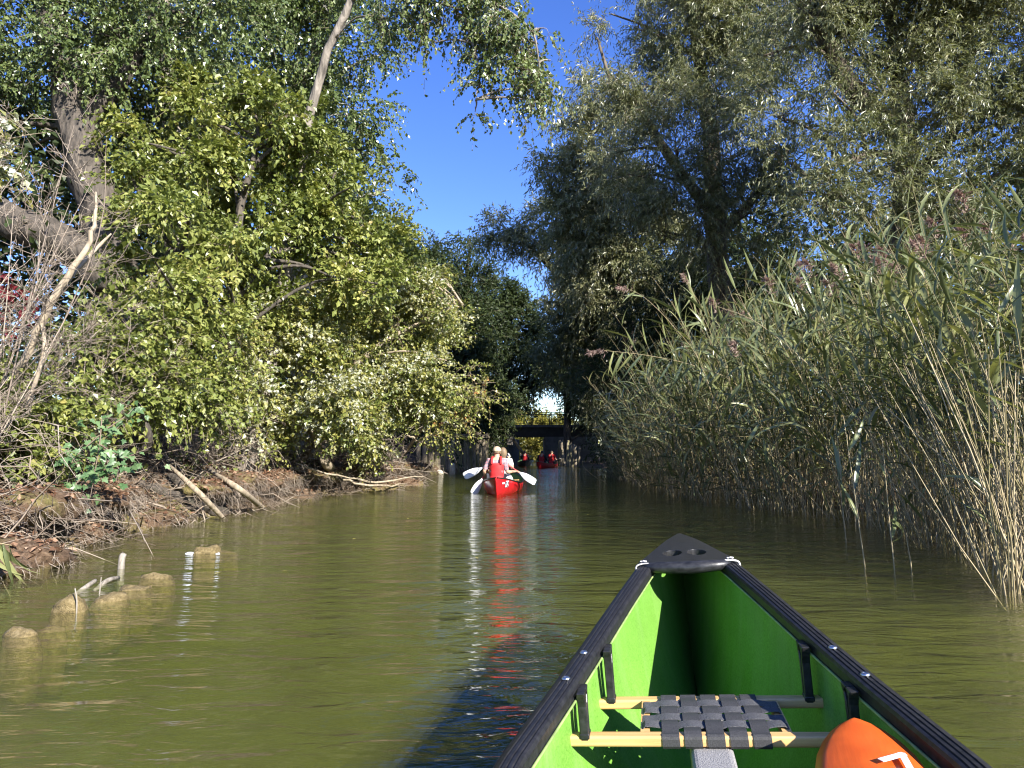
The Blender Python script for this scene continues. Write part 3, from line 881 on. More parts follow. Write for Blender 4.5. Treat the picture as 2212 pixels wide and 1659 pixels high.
# white mark on the blade: an angled stroke
def mark(parent, strokes, at, w, m, name='marking', zoff=0.0):
    bm = bmesh.new()
    for pts in strokes:
        for a, b in zip(pts[:-1], pts[1:]):
            a, b = Vector(a), Vector(b); d = (b - a).normalized(); n_ = Vector((-d.y, d.x, 0)) * w / 2; e = d * w * 0.42
            q = [a - e + n_, b + e + n_, b + e - n_, a - e - n_]
            lo = [bm.verts.new(Vector((v.x, v.y, 0))) for v in q]; hi = [bm.verts.new(Vector((v.x, v.y, 0.0012 + 0.0002 * len(bm.verts) / 8))) for v in q]
            bm.faces.new(hi); bm.faces.new(lo[::-1])
            for i in range(4): bm.faces.new((lo[i], lo[(i + 1) % 4], hi[(i + 1) % 4], hi[i]))
    o = bm_obj(name, bm, parent, m)
    o.matrix_local = at
    return o
MARK_AT = Matrix.Translation((0.050, pl - 0.205, 0.0125)) @ Matrix.Rotation(R(8), 4, 'Y')
mark(pad, [[(-0.026, -0.016, 0), (0.012, 0.018, 0), (0.016, -0.05, 0)]], MARK_AT, 0.013, M['white_mark'])

# ------------------------------------------------------------------ people
def skin_mesh(name, nodes, edges, parent, m, sub=2):
    """nodes: {key: (x, y, z, r)} or with (rx, ry); grown by a Skin modifier from the first key"""
    keys = list(nodes)
    me = bpy.data.meshes.new(name)
    me.from_pydata([nodes[k][:3] for k in keys], [(keys.index(a), keys.index(b)) for a, b in edges], [])
    o = bpy.data.objects.new(name, me); COL.objects.link(o)
    sk = o.modifiers.new('skin', 'SKIN'); sk.use_smooth_shade = True
    if not me.skin_vertices: me.skin_vertices.new()
    for i, k in enumerate(keys):
        n = nodes[k]
        me.skin_vertices[0].data[i].radius = (n[3], n[4] if len(n) > 4 else n[3])
    me.skin_vertices[0].data[0].use_root = True
    sb = o.modifiers.new('sub', 'SUBSURF'); sb.levels = sub; sb.render_levels = sub
    dg = bpy.context.evaluated_depsgraph_get(); dg.update()
    me2 = bpy.data.meshes.new_from_object(o.evaluated_get(dg))
    bpy.data.objects.remove(o)
    me2.name = name
    me2.materials.clear()
    me2.polygons.foreach_set('use_smooth', np.ones(len(me2.polygons), bool))
    return link_mesh(name, me2, parent, m)

def ball(name, c, r, parent, m, seg=20, cut=None, deform=None):
    bm = bmesh.new()
    bmesh.ops.create_uvsphere(bm, u_segments=seg, v_segments=seg // 2 + 2, radius=1.0)
    if cut is not None:
        bmesh.ops.delete(bm, geom=[v for v in bm.verts if cut(v.co)], context='VERTS')
    for v in bm.verts:
        if deform: v.co = deform(v.co)
        v.co = Vector((v.co.x * r[0] + c[0], v.co.y * r[1] + c[1], v.co.z * r[2] + c[2]))
    return bm_obj(name, bm, parent, m, True)

def person(loc, yaw, label, pose, shirt, sleeve, hair, cap=None, legs='dark_cloth', vest=True, detail=True, lean=(0, 0), group=None, long_hair=False):
    """seated figure, pelvis at the origin, looking along +y; pose gives elbows, hands (local)"""
    root = empty('person', loc, (0, 0, yaw))
    tag(root, label, 'person', group)
    lx, ly = lean
    ch, nk, hd = (lx * .6, 0.03 + ly * .6, 0.34), (lx, 0.045 + ly, 0.545), (lx * 1.15, 0.065 + ly * 1.1, 0.68)
    sh = {-1: (lx - 0.185, 0.03 + ly, 0.475), 1: (lx + 0.185, 0.03 + ly, 0.475)}
    N = {'pelvis': (0, 0, 0.10, 0.15, 0.11), 'waist': (lx * .3, 0.015 + ly * .3, 0.22, 0.135, 0.10), 'chest': (*ch, 0.155, 0.115), 'upper': (lx * .9, 0.03 + ly * .9, 0.455, 0.13, 0.095), 'neck': (*nk, 0.058), 'skull': (hd[0], hd[1] - 0.01, hd[2] - 0.05, 0.066), 'head': (*hd, 0.078, 0.088), 'crown': (hd[0], hd[1] - 0.01, hd[2] + 0.07, 0.062)}
    E_ = [('pelvis', 'waist'), ('waist', 'chest'), ('chest', 'upper'), ('upper', 'neck'), ('neck', 'skull'), ('skull', 'head'), ('head', 'crown')]
    S, SE = {}, []
    for k in ('pelvis', 'waist', 'chest', 'upper'):
        n = N[k]; S[k] = (n[0], n[1], n[2], n[3] + 0.018, n[4] + 0.018)
    S['hem'] = (0, -0.005, 0.0, 0.165, 0.125)
    S['collar'] = (nk[0], nk[1], nk[2] - 0.03, 0.072)
    S = {'pelvis': S.pop('pelvis'), **S}
    SE = [('pelvis', 'hem'), ('pelvis', 'waist'), ('waist', 'chest'), ('chest', 'upper'), ('upper', 'collar')]
    for sd, nm in ((-1, 'l'), (1, 'r')):
        el, ha = np.array(pose[nm + 'e']), np.array(pose[nm + 'h'])
        s_ = np.array(sh[sd])
        N['sh' + nm] = (*s_, 0.066); N['el' + nm] = (*el, 0.043)
        fd = norm(ha - el)
        wr = ha - fd * 0.085
        N['fa' + nm] = (*(el + (wr - el) * .35), 0.042); N['wr' + nm] = (*wr, 0.027, 0.023)
        N['pa' + nm] = (*(wr + fd * 0.05), 0.036, 0.024)
        E_ += [('upper', 'sh' + nm), ('sh' + nm, 'el' + nm), ('el' + nm, 'fa' + nm), ('fa' + nm, 'wr' + nm), ('wr' + nm, 'pa' + nm)]
        # fingers curl round the shaft; thumb leaves the side of the palm
        side = norm(np.cross(fd, np.array(pose.get(nm + 'n', (0, 0, 1.0)))))
        nrm_ = np.cross(side, fd)
        if detail:
            for q, (off, ln) in enumerate(((-0.027, 0.030), (-0.009, 0.036), (0.009, 0.034), (0.026, 0.027))):
                b0 = wr + fd * 0.090 + side * off
                b1 = b0 + fd * ln * .7 - nrm_ * 0.016; b2 = b1 - nrm_ * 0.026 - fd * 0.010
                for kx, pt, rr in (('a', b0, 0.0098), ('b', b1, 0.009), ('c', b2, 0.0075)):
                    N[f'f{q}{kx}{nm}'] = (*pt, rr)
                E_ += [('pa' + nm, f'f{q}a{nm}'), (f'f{q}a{nm}', f'f{q}b{nm}'), (f'f{q}b{nm}', f'f{q}c{nm}')]
            t0 = wr + fd * 0.03 + side * 0.036; t1 = t0 + fd * 0.028 + side * 0.012 - nrm_ * 0.016; t2 = t1 + fd * 0.018 - nrm_ * 0.018 - side * 0.008
            for kx, pt, rr in (('a', t0, 0.012), ('b', t1, 0.0105), ('c', t2, 0.0085)): N[f't{kx}{nm}'] = (*pt, rr)
            E_ += [('pa' + nm, f'ta{nm}'), (f'ta{nm}', f'tb{nm}'), (f'tb{nm}', f'tc{nm}')]
        cut = {'short': 0.72, 'rolled': 0.98, 'long': 1.0}[sleeve]
        S['sh' + nm] = (*s_, 0.083); S['um' + nm] = (*(s_ + (el - s_) * cut * .55), 0.066); S['ue' + nm] = (*(s_ + (el - s_) * cut), 0.058)
        SE += [('upper', 'sh' + nm), ('sh' + nm, 'um' + nm), ('um' + nm, 'ue' + nm)]
        if sleeve == 'long':
            S['uf' + nm] = (*(el + (wr - el) * .5), 0.048); S['uw' + nm] = (*wr, 0.036)
            SE += [('ue' + nm, 'uf' + nm), ('uf' + nm, 'uw' + nm)]
        kn = (sd * 0.17, 0.42, 0.13); ft = (sd * 0.15, 0.52, -0.20)
        N['hip' + nm] = (sd * 0.10, 0.06, 0.065, 0.088); N['kn' + nm] = (*kn, 0.058); N['an' + nm] = (*ft, 0.040); N['to' + nm] = (sd * 0.16, 0.68, -0.215, 0.034, 0.026)
        E_ += [('pelvis', 'hip' + nm), ('hip' + nm, 'kn' + nm), ('kn' + nm, 'an' + nm), ('an' + nm, 'to' + nm)]
    skin_mesh('body', N, E_, root, M['skin'], 2)
    skin_mesh('shirt', S, SE, root, M[shirt], 2)
    T = {'pelvis': (0, 0, 0.075, 0.172, 0.128)}; TE = []
    for sd, nm in ((-1, 'l'), (1, 'r')):
        T['h' + nm] = (sd * 0.10, 0.06, 0.065, 0.104); T['k' + nm] = (sd * 0.165, 0.40, 0.13, 0.074)
        TE += [('pelvis', 'h' + nm), ('h' + nm, 'k' + nm)]
    skin_mesh('trousers', T, TE, root, M[legs], 1)
    hx, hy, hz = hd
    # face: nose, mouth, eyes, ears
    ball('nose', (hx, hy + 0.095, hz - 0.012), (0.013, 0.02, 0.022), root, M['skin'], 10)
    ball('mouth', (hx, hy + 0.082, hz - 0.058), (0.024, 0.008, 0.006), root, M['red_leaf'] if False else M['red_shaft'], 10)
    for sd in (-1, 1):
        ball('eye', (hx + sd * 0.031, hy + 0.080, hz + 0.018), (0.012, 0.009, 0.007), root, M['dark_mark'], 10)
        ball('ear', (hx + sd * 0.082, hy - 0.005, hz - 0.01), (0.012, 0.024, 0.034), root, M['skin'], 10)
    rr = (0.094, 0.108, 0.112)
    if long_hair:
        def df(c):
            c = c.copy()
            if c.z < -0.1: c.x *= 1.08; c.z *= 1.9
            return c
        ball('hair', (hx, hy - 0.018, hz + 0.015), rr, root, M[hair], 26, lambda c: c.y > 0.35 and c.z < 0.45, df)
    else:
        ball('hair', (hx, hy - 0.012, hz + 0.012), rr, root, M[hair], 26, lambda c: c.z < -0.35 or (c.y > 0.3 and c.z < 0.45))
    if cap:
        cp = ball('cap', (hx, hy - 0.006, hz + 0.03), (0.102, 0.117, 0.103), root, M[cap], 26, lambda c: c.z < -0.12)
        V, Fc = [], []
        for i in range(13):
            a = math.pi * (0.14 + 0.72 * i / 12)
            for q, (ri, zz) in enumerate(((1.0, 0.02), (1.55, 0.006), (1.55, 0.0), (1.0, 0.014))):
                V.append((hx + 0.100 * math.cos(a) * (ri if q in (0, 3) else 1.0), hy + 0.108 * math.sin(a) * ri, hz + zz))
        for i in range(12):
            for q in range(4): Fc.append((i * 4 + q, i * 4 + (q + 1) % 4, i * 4 + 4 + (q + 1) % 4, i * 4 + 4 + q))
        py_mesh('cap_brim', V, Fc, cp, M[cap], False)
        bm = bmesh.new(); box_bm(bm, (hx, hy - 0.118, hz + 0.03), (0.075, 0.012, 0.016))
        bm_obj('cap_strap', bm, cp, M['trim_green'] if False else M['beige_cap'])
    if vest:
        # buoyancy vest: back and front slabs wrapped round the trunk, with shoulder straps
        vb = None
        for sg, nm in ((-1, 'vest_back'), (1, 'vest_front')):
            V, Fc = [], []
            rows_ = [(0.05, 0.165, 0.128), (0.15, 0.172, 0.138), (0.27, 0.172, 0.142), (0.37, 0.165, 0.140), (0.425, 0.150, 0.130)]
            cols = np.linspace(-1, 1, 9)
            for layer in (0, 1):
                for z_, wx, wy in rows_:
                    k = z_ / 0.5
                    for c in cols:
                        a = c * 1.15
                        puff = 0.030 * layer * (1 - 0.5 * abs(c) ** 3)
                        V.append((lx * k + math.sin(a) * (wx + puff), 0.015 + ly * k + sg * math.cos(a) * (wy - 0.012 + puff), z_))
            nr, nc = len(rows_), len(cols); off = nr * nc
            for i in range(nr - 1):
                for j in range(nc - 1):
                    a = i * nc + j
                    Fc.append((a, a + 1, a + nc + 1, a + nc)); Fc.append((off + a, off + a + nc, off + a + nc + 1, off + a + 1))
            for i in range(nr - 1):
                for j in (0, nc - 1):
                    a = i * nc + j; Fc.append((a, a + nc, off + a + nc, off + a))
            for j in range(nc - 1):
                for i in (0, nr - 1):
                    a = i * nc + j; Fc.append((a, a + 1, off + a + 1, off + a))
            o = py_mesh(nm, V, Fc, root, M['red_vest'], True)
        for sd in (-1, 1):
            x0 = lx + sd * 0.105
            tube_obj('vest_strap', [(x0, -0.125 + ly * .9, 0.40), (x0, -0.10 + ly, 0.50), (x0 - sd * 0.01, -0.01 + ly, 0.560), (x0 - sd * 0.01, 0.09 + ly, 0.515), (x0, 0.145 + ly * .9, 0.40)], 0.026, root, M['red_vest'], 8, 24)
    return root

# ------------------------------------------------------------------ canoe ahead and its crew
def guest_canoe(loc, yaw, label, hull_m, L=4.8, beam=0.46, group=None, free=0.25):
    root = empty('canoe', loc, (0, 0, yaw))
    tag(root, label, 'canoe', group)
    w = lambda d: float(np.interp(d, [0, 0.03, 0.25, 0.6, 1.0, 1.5, L / 2], [0.015, 0.05, 0.17, 0.30, 0.39, 0.44, beam]))
    h = lambda d: float(np.interp(d, [0, 0.3, 0.9, 1.5, L / 2], [free + 0.13, free + 0.10, free + 0.02, free - 0.03, free - 0.05]))
    k = lambda d: float(np.interp(d, [0, 0.02, 0.06, 0.12, 0.2, 0.35, 2.4], [free + .08, 0.22, 0.08, -0.02, -0.08, -0.11, -0.13]))
    v = lambda d: float(np.interp(d, [0, 0.3, 0.9, 2.4], [1.3, 1.6, 2.4, 2.9]))
    rows = hull_rows(L, w, h, k, v, 11)
    rows[:, :, 1] += L / 2                      # centred on the root
    ho = hull_object('hull', rows, root, M[hull_m], 0.012)
    ho.data.materials.append(M['green_inside']); ho.modifiers['thickness'].material_offset = 1
    for sd in (-1, 1):
        pts = np.array([(sd * (w(min(s, L - s)) + 0.004), L / 2 - s, h(min(s, L - s)) + 0.004) for s in np.linspace(0.0, L, 40)])
        vv, ff = tubes(pts[None], np.full((1, 40), 0.017), 7)
        np_mesh('gunwale', vv, ff, root, M['black_plastic'], True)
    for s_, nm in ((0.95, 'thwart'), (2.2, 'thwart'), (L - 0.85, 'thwart')):
        bm = bmesh.new(); d = min(s_, L - s_); box_bm(bm, (0, L / 2 - s_, 0.19), (1.6 * w(d), 0.20, 0.025)); bm_obj(nm, bm, root, M['seat_wood'])
    mw = Matrix.Translation(Vector(loc)) @ Matrix.Rotation(yaw, 4, 'Z')
    HOLES.append(waterline(rows, mw))
    return root, mw, w, h, L

SY = 15.75                                         # stern of the canoe ahead
stern_pt = P(1072, 1066, SY)
yaw1 = -R(3.6)
fwd = np.array([-math.sin(yaw1), math.cos(yaw1), 0]); rgt = np.array([fwd[1], -fwd[0], 0])
c1 = np.array([stern_pt[0], SY, 0]) + fwd * 2.4
rc, mw1, w1, h1, L1 = guest_canoe(tuple(c1), yaw1, 'red canoe ahead with two paddlers and a white number label on its stern', 'red_hull')
# label on the right flank of the stern
def on_hull(s, zfrac, side, sz, name, m, push=0.006):
    """small patch hugging the guest hull, s metres from the stern"""
    r = hull_rows(L1, w1, h1, lambda d: float(np.interp(d, [0, 0.02, 0.06, 0.12, 0.2, 0.35, 2.4], [.48, 0.25, 0.08, -0.02, -0.08, -0.11, -0.13])), lambda d: float(np.interp(d, [0, 0.3, 0.9, 2.4], [1.3, 1.6, 2.4, 2.9])), 11)
    def pt(ss, z):
        st = r[:, 0, 1]
        i = int(np.clip(np.searchsorted(-st, L1 - ss) - 1, 0, len(st) - 2))
        t = ((L1 - ss) - (-st[i])) / (st[i] - st[i + 1])
        sec = r[i] * (1 - t) + r[i + 1] * t
        half = sec[10:]
        x = np.interp(z, half[:, 2], half[:, 0])
        return np.array([side * x, -L1 / 2 + ss, z])
    V, Fc = [], []
    n = 5
    for i in range(n):
        for j in range(n):
            q = pt(s + sz[0] * (i / (n - 1) - .5), zfrac + sz[1] * (j / (n - 1) - .5))
            nn = norm(np.array([side * 0.8, -0.75, 0.05]))
            V.append(q + nn * push)
    for i in range(n - 1):
        for j in range(n - 1): Fc.append((i * n + j, i * n + j + 1, i * n + n + j + 1, i * n + n + j))
    o = py_mesh(name, V, Fc, rc, m)
    so = o.modifiers.new('t', 'SOLIDIFY'); so.thickness = 0.002
    return pt
ptf = on_hull(0.36, 0.235, 1, (0.14, 0.14), 'number_label', M['white_mark'], 0.02)
on_hull(0.20, 0.26, 1, (0.08, 0.04), 'sticker', M['white_mark'], 0.02)
def hull_stroke(a, b):
    p0, p1 = ptf(a[0], a[1] - 0.095), ptf(b[0], b[1] - 0.095); nn = norm(np.array([0.8, -0.75, 0.05]))
    tube_obj('number', [p0 + nn * 0.026, (p0 + p1) / 2 + nn * 0.026, p1 + nn * 0.026], 0.010, rc, M['dark_mark'], 6, 6)
for a, b in (((0.315, 0.385), (0.315, 0.275)), ((0.315, 0.385), (0.30, 0.36)), ((0.365, 0.375), (0.415, 0.375)), ((0.415, 0.375), (0.41, 0.34)), ((0.41, 0.34), (0.365, 0.28)), ((0.365, 0.28), (0.42, 0.28))):
    hull_stroke(a, b)

def loc1(s, lat, z): return c1 + fwd * (-2.4 + s) + rgt * lat + np.array([0, 0, z])
def world_to_local(root_loc, yaw, p):
    d = np.array(p) - np.array(root_loc)
    c, s = math.cos(-yaw), math.sin(-yaw)
    return (d[0] * c - d[1] * s, d[0] * s + d[1] * c, d[2])
rear_loc = loc1(0.80, -0.06, 0.27)
rh = P(1118, 1018, SY + 1.05)                       # right hand on the red shaft
lh = P(1043, 1026, SY + 0.75)
pose = {'lh': world_to_local(rear_loc, yaw1, lh), 'le': world_to_local(rear_loc, yaw1, P(1043, 1013, SY + 0.72)),
        'rh': world_to_local(rear_loc, yaw1, rh), 're': world_to_local(rear_loc, yaw1, P(1098, 1014, SY + 0.80))}
pose['le'] = (-0.29, -0.03, 0.24); pose['re'] = (0.24, 0.02, 0.22); pose['lh'] = (-0.27, 0.17, 0.10)
rear = person(tuple(rear_loc), yaw1, 'person in a plaid shirt, red vest and beige cap paddling the nearest red canoe', pose, 'plaid', 'rolled', 'hair', 'beige_cap')
front_loc = loc1(1.95, -0.06, 0.26)
fh = P(1098, 986, SY + 2.0)
pose2 = {'rh': world_to_local(front_loc, yaw1, fh), 're': (0.30, -0.02, 0.27), 'lh': (-0.34, 0.26, 0.14), 'le': (-0.30, 0.02, 0.24)}
front = person(tuple(front_loc), yaw1, 'long haired person in a white shirt raising a paddle in front of the capped paddler', pose2, 'white_cloth', 'short', 'hair', None, vest=False, lean=(0.05, 0.02), long_hair=True)
OUT3 = [(0, 0.018), (0.12, 0.035), (0.28, 0.070), (0.45, 0.092), (0.65, 0.100), (0.85, 0.100), (0.95, 0.090), (1.0, 0.066)]
paddle('paddle', P(1002, 1029, SY + 1.75), fh + np.array([0.015, 0, 0.03]), (0.15, -1, 0.35), 'white bladed paddle with a navy shaft held up by the person in white', M['navy_shaft'], M['white_blade'], None, 0.50, M['white_blade'], 1.1, OUT3)
rdir = norm(P(1156, 1042, SY + 1.1) - rh)
paddle('paddle', P(1157, 1042, SY + 1.1), rh - rdir * 0.50 , (0.1, -0.8, 0.6), 'white bladed paddle with a red shaft dipping right of the red canoe', M['red_shaft'], M['white_blade'], None, 0.46, None, 1.0, OUT3)
lt = P(1022, 1068, SY + 0.75); lg = P(1055, 1012, SY + 1.0)
paddle('paddle', lt, lg, (0.62, -0.75, 0.2), 'white bladed paddle with a red shaft dipping left of the red canoe', M['red_shaft'], M['white_blade'], None, 0.44, None, 1.0, OUT3)
bag = ball('dry_bag', tuple(loc1(1.12, 0.19, 0.31)), (0.115, 0.14, 0.115), None, M['white_cloth'], 20, None, lambda c: Vector((c.x * (1 - 0.15 * c.z), c.y, c.z * (1.1 if c.z > 0 else 0.9) + 0.06 * math.sin(c.x * 5))))
tag(bag, 'rounded white bag lying beside the plaid-shirted paddler in the red canoe', 'bag')

# two more canoes in the shade near the bridge
Y2 = 43.0
p2 = P(1169, 1006, Y2)
r2, mw2, w2, h2, L2 = guest_canoe((p2[0] + 0.45, Y2 + 1.6, 0), -R(16), 'dark red canoe with two paddlers in the shade before the bridge', 'red_hull', 4.6, 0.46)
def lp(mw, x, y, z): return tuple(mw @ Vector((x, y, z)))
far_pose = {'le': (-0.28, 0.08, 0.24), 'lh': (-0.20, 0.34, 0.22), 're': (0.28, 0.08, 0.24), 'rh': (0.22, 0.36, 0.20)}
person(lp(mw2, 0, -1.45, 0.24), -R(16), 'dark haired person in a red vest and dark sleeves steering the canoe before the bridge', far_pose, 'dark_cloth', 'long', 'dark_hair', None, detail=False)
person(lp(mw2, 0.05, 0.95, 0.24), -R(30), 'person in a red vest paddling in the bow of the canoe before the bridge', far_pose, 'red_vest', 'short', 'hair', None, detail=False)
g = np.array(lp(mw2, 0.35, 1.3, 0.45)); t = P(1210, 990, Y2 + 2.2)
paddle('paddle', t, g, (0, -0.4, 1), 'pale paddle held out to the right of the shaded canoe', M['white_blade'], M['white_blade'], None, 0.44, None, 1.0, OUT3)
Y3 = 49.0
p3 = P(1133, 1001, Y3)
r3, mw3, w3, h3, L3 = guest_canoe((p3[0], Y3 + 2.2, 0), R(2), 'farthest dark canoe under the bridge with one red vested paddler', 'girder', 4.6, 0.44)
person(lp(mw3, 0, -1.45, 0.24), R(2), 'person in a red vest paddling the farthest canoe beneath the bridge', far_pose, 'dark_cloth', 'long', 'dark_hair', None, detail=False)

# ------------------------------------------------------------------ water sheet with openings where the hulls float
def build_water():
    bm = bmesh.new()
    def loop(pts):
        vs = [bm.verts.new((x, y, 0)) for x, y in pts]
        for a, b in zip(vs, vs[1:] + vs[:1]): bm.edges.new((a, b))
    xs = np.linspace(-70, 70, 15); yy = np.linspace(-60, 110, 18)
    loop([(x, -60) for x in xs[:-1]] + [(70, y) for y in yy[:-1]] + [(x, 110) for x in xs[:0:-1]] + [(-70, y) for y in yy[:0:-1]])
    for h in HOLES:
        c = np.mean(h, axis=0)
        loop([tuple(c + (np.array(p) - c) * np.array([0.99, 0.998])) for p in h])
    bmesh.ops.triangle_fill(bm, use_beauty=True, edges=bm.edges[:], normal=(0, 0, 1))
    for f in bm.faces:
        if f.normal.z < 0: f.normal_flip()
    me = bpy.data.meshes.new('river'); bm.to_mesh(me)
    for z in (-0.05, -0.13, -0.23, -0.35):
        for v_ in bm.verts: v_.co.z = z
        mu = bpy.data.meshes.new('silty_water'); bm.to_mesh(mu)
        tag(link_mesh('silty_water', mu, None, M['murk']), 'greenish silt hanging in the shallow river water', kind='structure')
    bm.free()
    o = link_mesh('river', me, None, M['water'])
    tag(o, 'shallow olive green river water with small ripples', kind='structure')
build_water()

# ------------------------------------------------------------------ bridge, palisades, things far down the channel
def bridge():
    root = empty('footbridge', (1.6, 57.5, 0))
    tag(root, 'dark low footbridge with an iron railing across the end of the channel', 'bridge')
    def bx(name, c, size, m, parent=root, rot=None):
        bm = bmesh.new(); box_bm(bm, (0, 0, 0), size, rot)
        o = bm_obj(name, bm, parent, m); o.location = c
        return o
    zt = lambda dy, Y=56.0: float(P(1150, dy, Y)[2])
    zu, zd, zr = zt(943), zt(917), zt(890)
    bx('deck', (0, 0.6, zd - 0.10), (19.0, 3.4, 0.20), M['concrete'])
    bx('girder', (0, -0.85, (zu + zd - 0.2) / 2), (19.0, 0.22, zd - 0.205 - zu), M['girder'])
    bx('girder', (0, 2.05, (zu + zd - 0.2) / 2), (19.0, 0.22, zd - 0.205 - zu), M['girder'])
    for y in (-1.0, 2.2):
        bx('handrail', (0, y, zr), (19.0, 0.05, 0.05), M['iron']); bx('lower_rail', (0, y, zr - 0.14), (19.0, 0.03, 0.03), M['iron']); bx('lower_rail', (0, y, zd + 0.10), (19.0, 0.03, 0.03), M['iron'])
    post = bar = None
    for i in range(13):
        for y in (-1.0, 2.2):
            if post is None: post = bx('railing_post', (-9.1, y, (zr + zd) / 2), (0.06, 0.06, zr - zd - 0.03), M['iron'])
            else:
                o = post.copy(); COL.objects.link(o); o.location = (-9.1 + i * 1.52, y, (zr + zd) / 2)
    for i in range(150):
        o = None
        if bar is None: bar = bx('railing_bar', (-9.0, -1.0, (zr + zd) / 2), (0.016, 0.016, zr - zd - 0.16), M['iron'])
        else:
            o = bar.copy(); COL.objects.link(o); o.location = (-9.0 + i * 0.12, -1.0, (zr + zd) / 2)
    # abutments of upright boards on both sides of the opening
    xL, xR = float(P(1094, 960, 56)[0]) - 1.6, float(P(1176, 960, 56)[0]) - 1.6
    xI = float(P(1125, 960, 58)[0]) - 1.6
    bx('abutment', (xL - 2.6, 0.5, zu / 2 - 0.4), (4.8, 3.0, zu + 0.78), M['concrete'])
    bx('abutment', (xR + 2.2, 0.5, zu / 2 - 0.4), (4.2, 3.0, zu + 0.78), M['concrete'])
    pl_ = None
    n = 9
    for i in range(n):                     # boarded wing wall seen through the opening on the left, running away
        t = (i + 0.5) / n
        loc = (xL - 0.12 + (xI - xL) * t, -0.6 + 3.6 * t, (zu - 0.1) / 2 - 0.35)
        if pl_ is None:
            pl_ = bx('board', loc, (0.05, 0.40, zu + 0.50), M['dark_board']); pl_.rotation_euler = (0, 0, -math.atan2(xI - xL, 3.6))
        else:
            o = pl_.copy(); COL.objects.link(o); o.location = loc
    for i in range(7):
        o = pl_.copy(); COL.objects.link(o); o.location = (xR + 0.05, -1.2 + 0.42 * i, (zu - 0.1) / 2 - 0.35); o.rotation_euler = (0, 0, 0)
    # sunlight streak on the boards, built as a pale bar; pale stripes beside it
    a, b = P(1107, 945, 56.2), P(1133, 984, 56.6)
    br = tube_obj('sun_streak', [a - np.array([1.6, 57.5, 0]), (a + b) / 2 - np.array([1.6, 57.5, 0]), b - np.array([1.6, 57.5, 0])], 0.13, root, M['driftwood'], 4, 6)
    for i in range(6):
        p_ = P(1096 + i * 2.1, 950, 56.0)
        bx('pale_stripe', (p_[0] - 1.6, -1.52, p_[2]), (0.085, 0.03, 0.75 + 0.06 * (i % 2)), M['driftwood'])
bridge()

rng = np.random.default_rng(7)
def post_mesh(r, h, seed):
    """rough round pile, slightly tapered, with an uneven sawn top"""
    g = np.random.default_rng(seed)
    n, V, Fc = 10, [], []
    hs = [-0.9, -0.1, h * .3, h * .7, h]
    for i, z in enumerate(hs):
        for k in range(n):
            a = 2 * math.pi * k / n
            rr = r * (1.05 - 0.12 * max(z, 0) / h) * (1 + 0.07 * math.sin(3 * a + seed) + 0.05 * g.normal())
            V.append((rr * math.cos(a) + 0.02 * math.sin(seed + z), rr * math.sin(a), z + (0.05 * g.normal() if i == 4 else 0)))
    for i in range(4):
        for k in range(n): Fc.append((i * n + k, i * n + (k + 1) % n, (i + 1) * n + (k + 1) % n, (i + 1) * n + k))
    Fc.append(tuple(4 * n + k for k in range(n)))
    return V, Fc
pal = empty('palisade', tuple(G(960, 1020)))
tag(pal, 'weathered round timber piles lining the left bank in front of the bridge', 'palisade')
o0 = np.array(pal.location)
pxs = [(903, 1.4, 5), (916, 1.62, 6), (930, 1.62, 7), (944, 1.65, 8), (957, 1.2, 6), (968, 1.3, 9)]
for i, (dx, h, wpx) in enumerate(pxs):
    g = G(dx, 1026 - (dx - 900) * 0.06); V, Fc = post_mesh(px(wpx, g[1]), h, i + 3)
    o = py_mesh('post', V, Fc, pal, M['post_wood'], True); o.location = tuple(g - o0); o.rotation_euler = (R(rng.normal() * 2), R(rng.normal() * 2), rng.random() * 6)
for i in range(11):
    dx = 981 + i * 7.0
    yy = 1021 - (dx - 981) * 0.085
    g = G(dx, yy); V, Fc = post_mesh(px(4.6, g[1]), 1.85 + 0.06 * rng.normal(), i + 30)
    o = py_mesh('post', V, Fc, pal, M['post_wood'], True); o.location = tuple(g - o0); o.rotation_euler = (R(rng.normal() * 1.2), R(rng.normal() * 1.2), rng.random() * 6)
bm = bmesh.new()
a, b = P(984, 944, G(981, 1021)[1]) - o0, P(1052, 946, G(1051, 1015)[1]) - o0
dv = Vector(b - a); box_bm(bm, (0, 0, 0), (dv.length, 0.35, 0.10))
o = bm_obj('cap_rail', bm, pal, M['post_wood']); o.location = tuple((a + b) / 2 + np.array([0, 0, 0.06])); o.rotation_euler = (0, 0, math.atan2(dv.y, dv.x))
pal2 = empty('palisade', tuple(G(1222, 1004)))
tag(pal2, 'pale leaning timber piles standing at the foot of the dark right bank', 'palisade')
o0 = np.array(pal2.location)
for i in range(8):
    dx = 1207 + i * 6.0
    g = G(dx, 1004 + i * 0.7); V, Fc = post_mesh(px(3.0, g[1]), 1.75 - 0.07 * i + 0.15 * rng.normal(), i + 60)
    o = py_mesh('post', V, Fc, pal2, M['post_wood'], True); o.location = tuple(g - o0); o.rotation_euler = (R(rng.normal() * 3), R(-3 + rng.normal() * 4), rng.random() * 6)

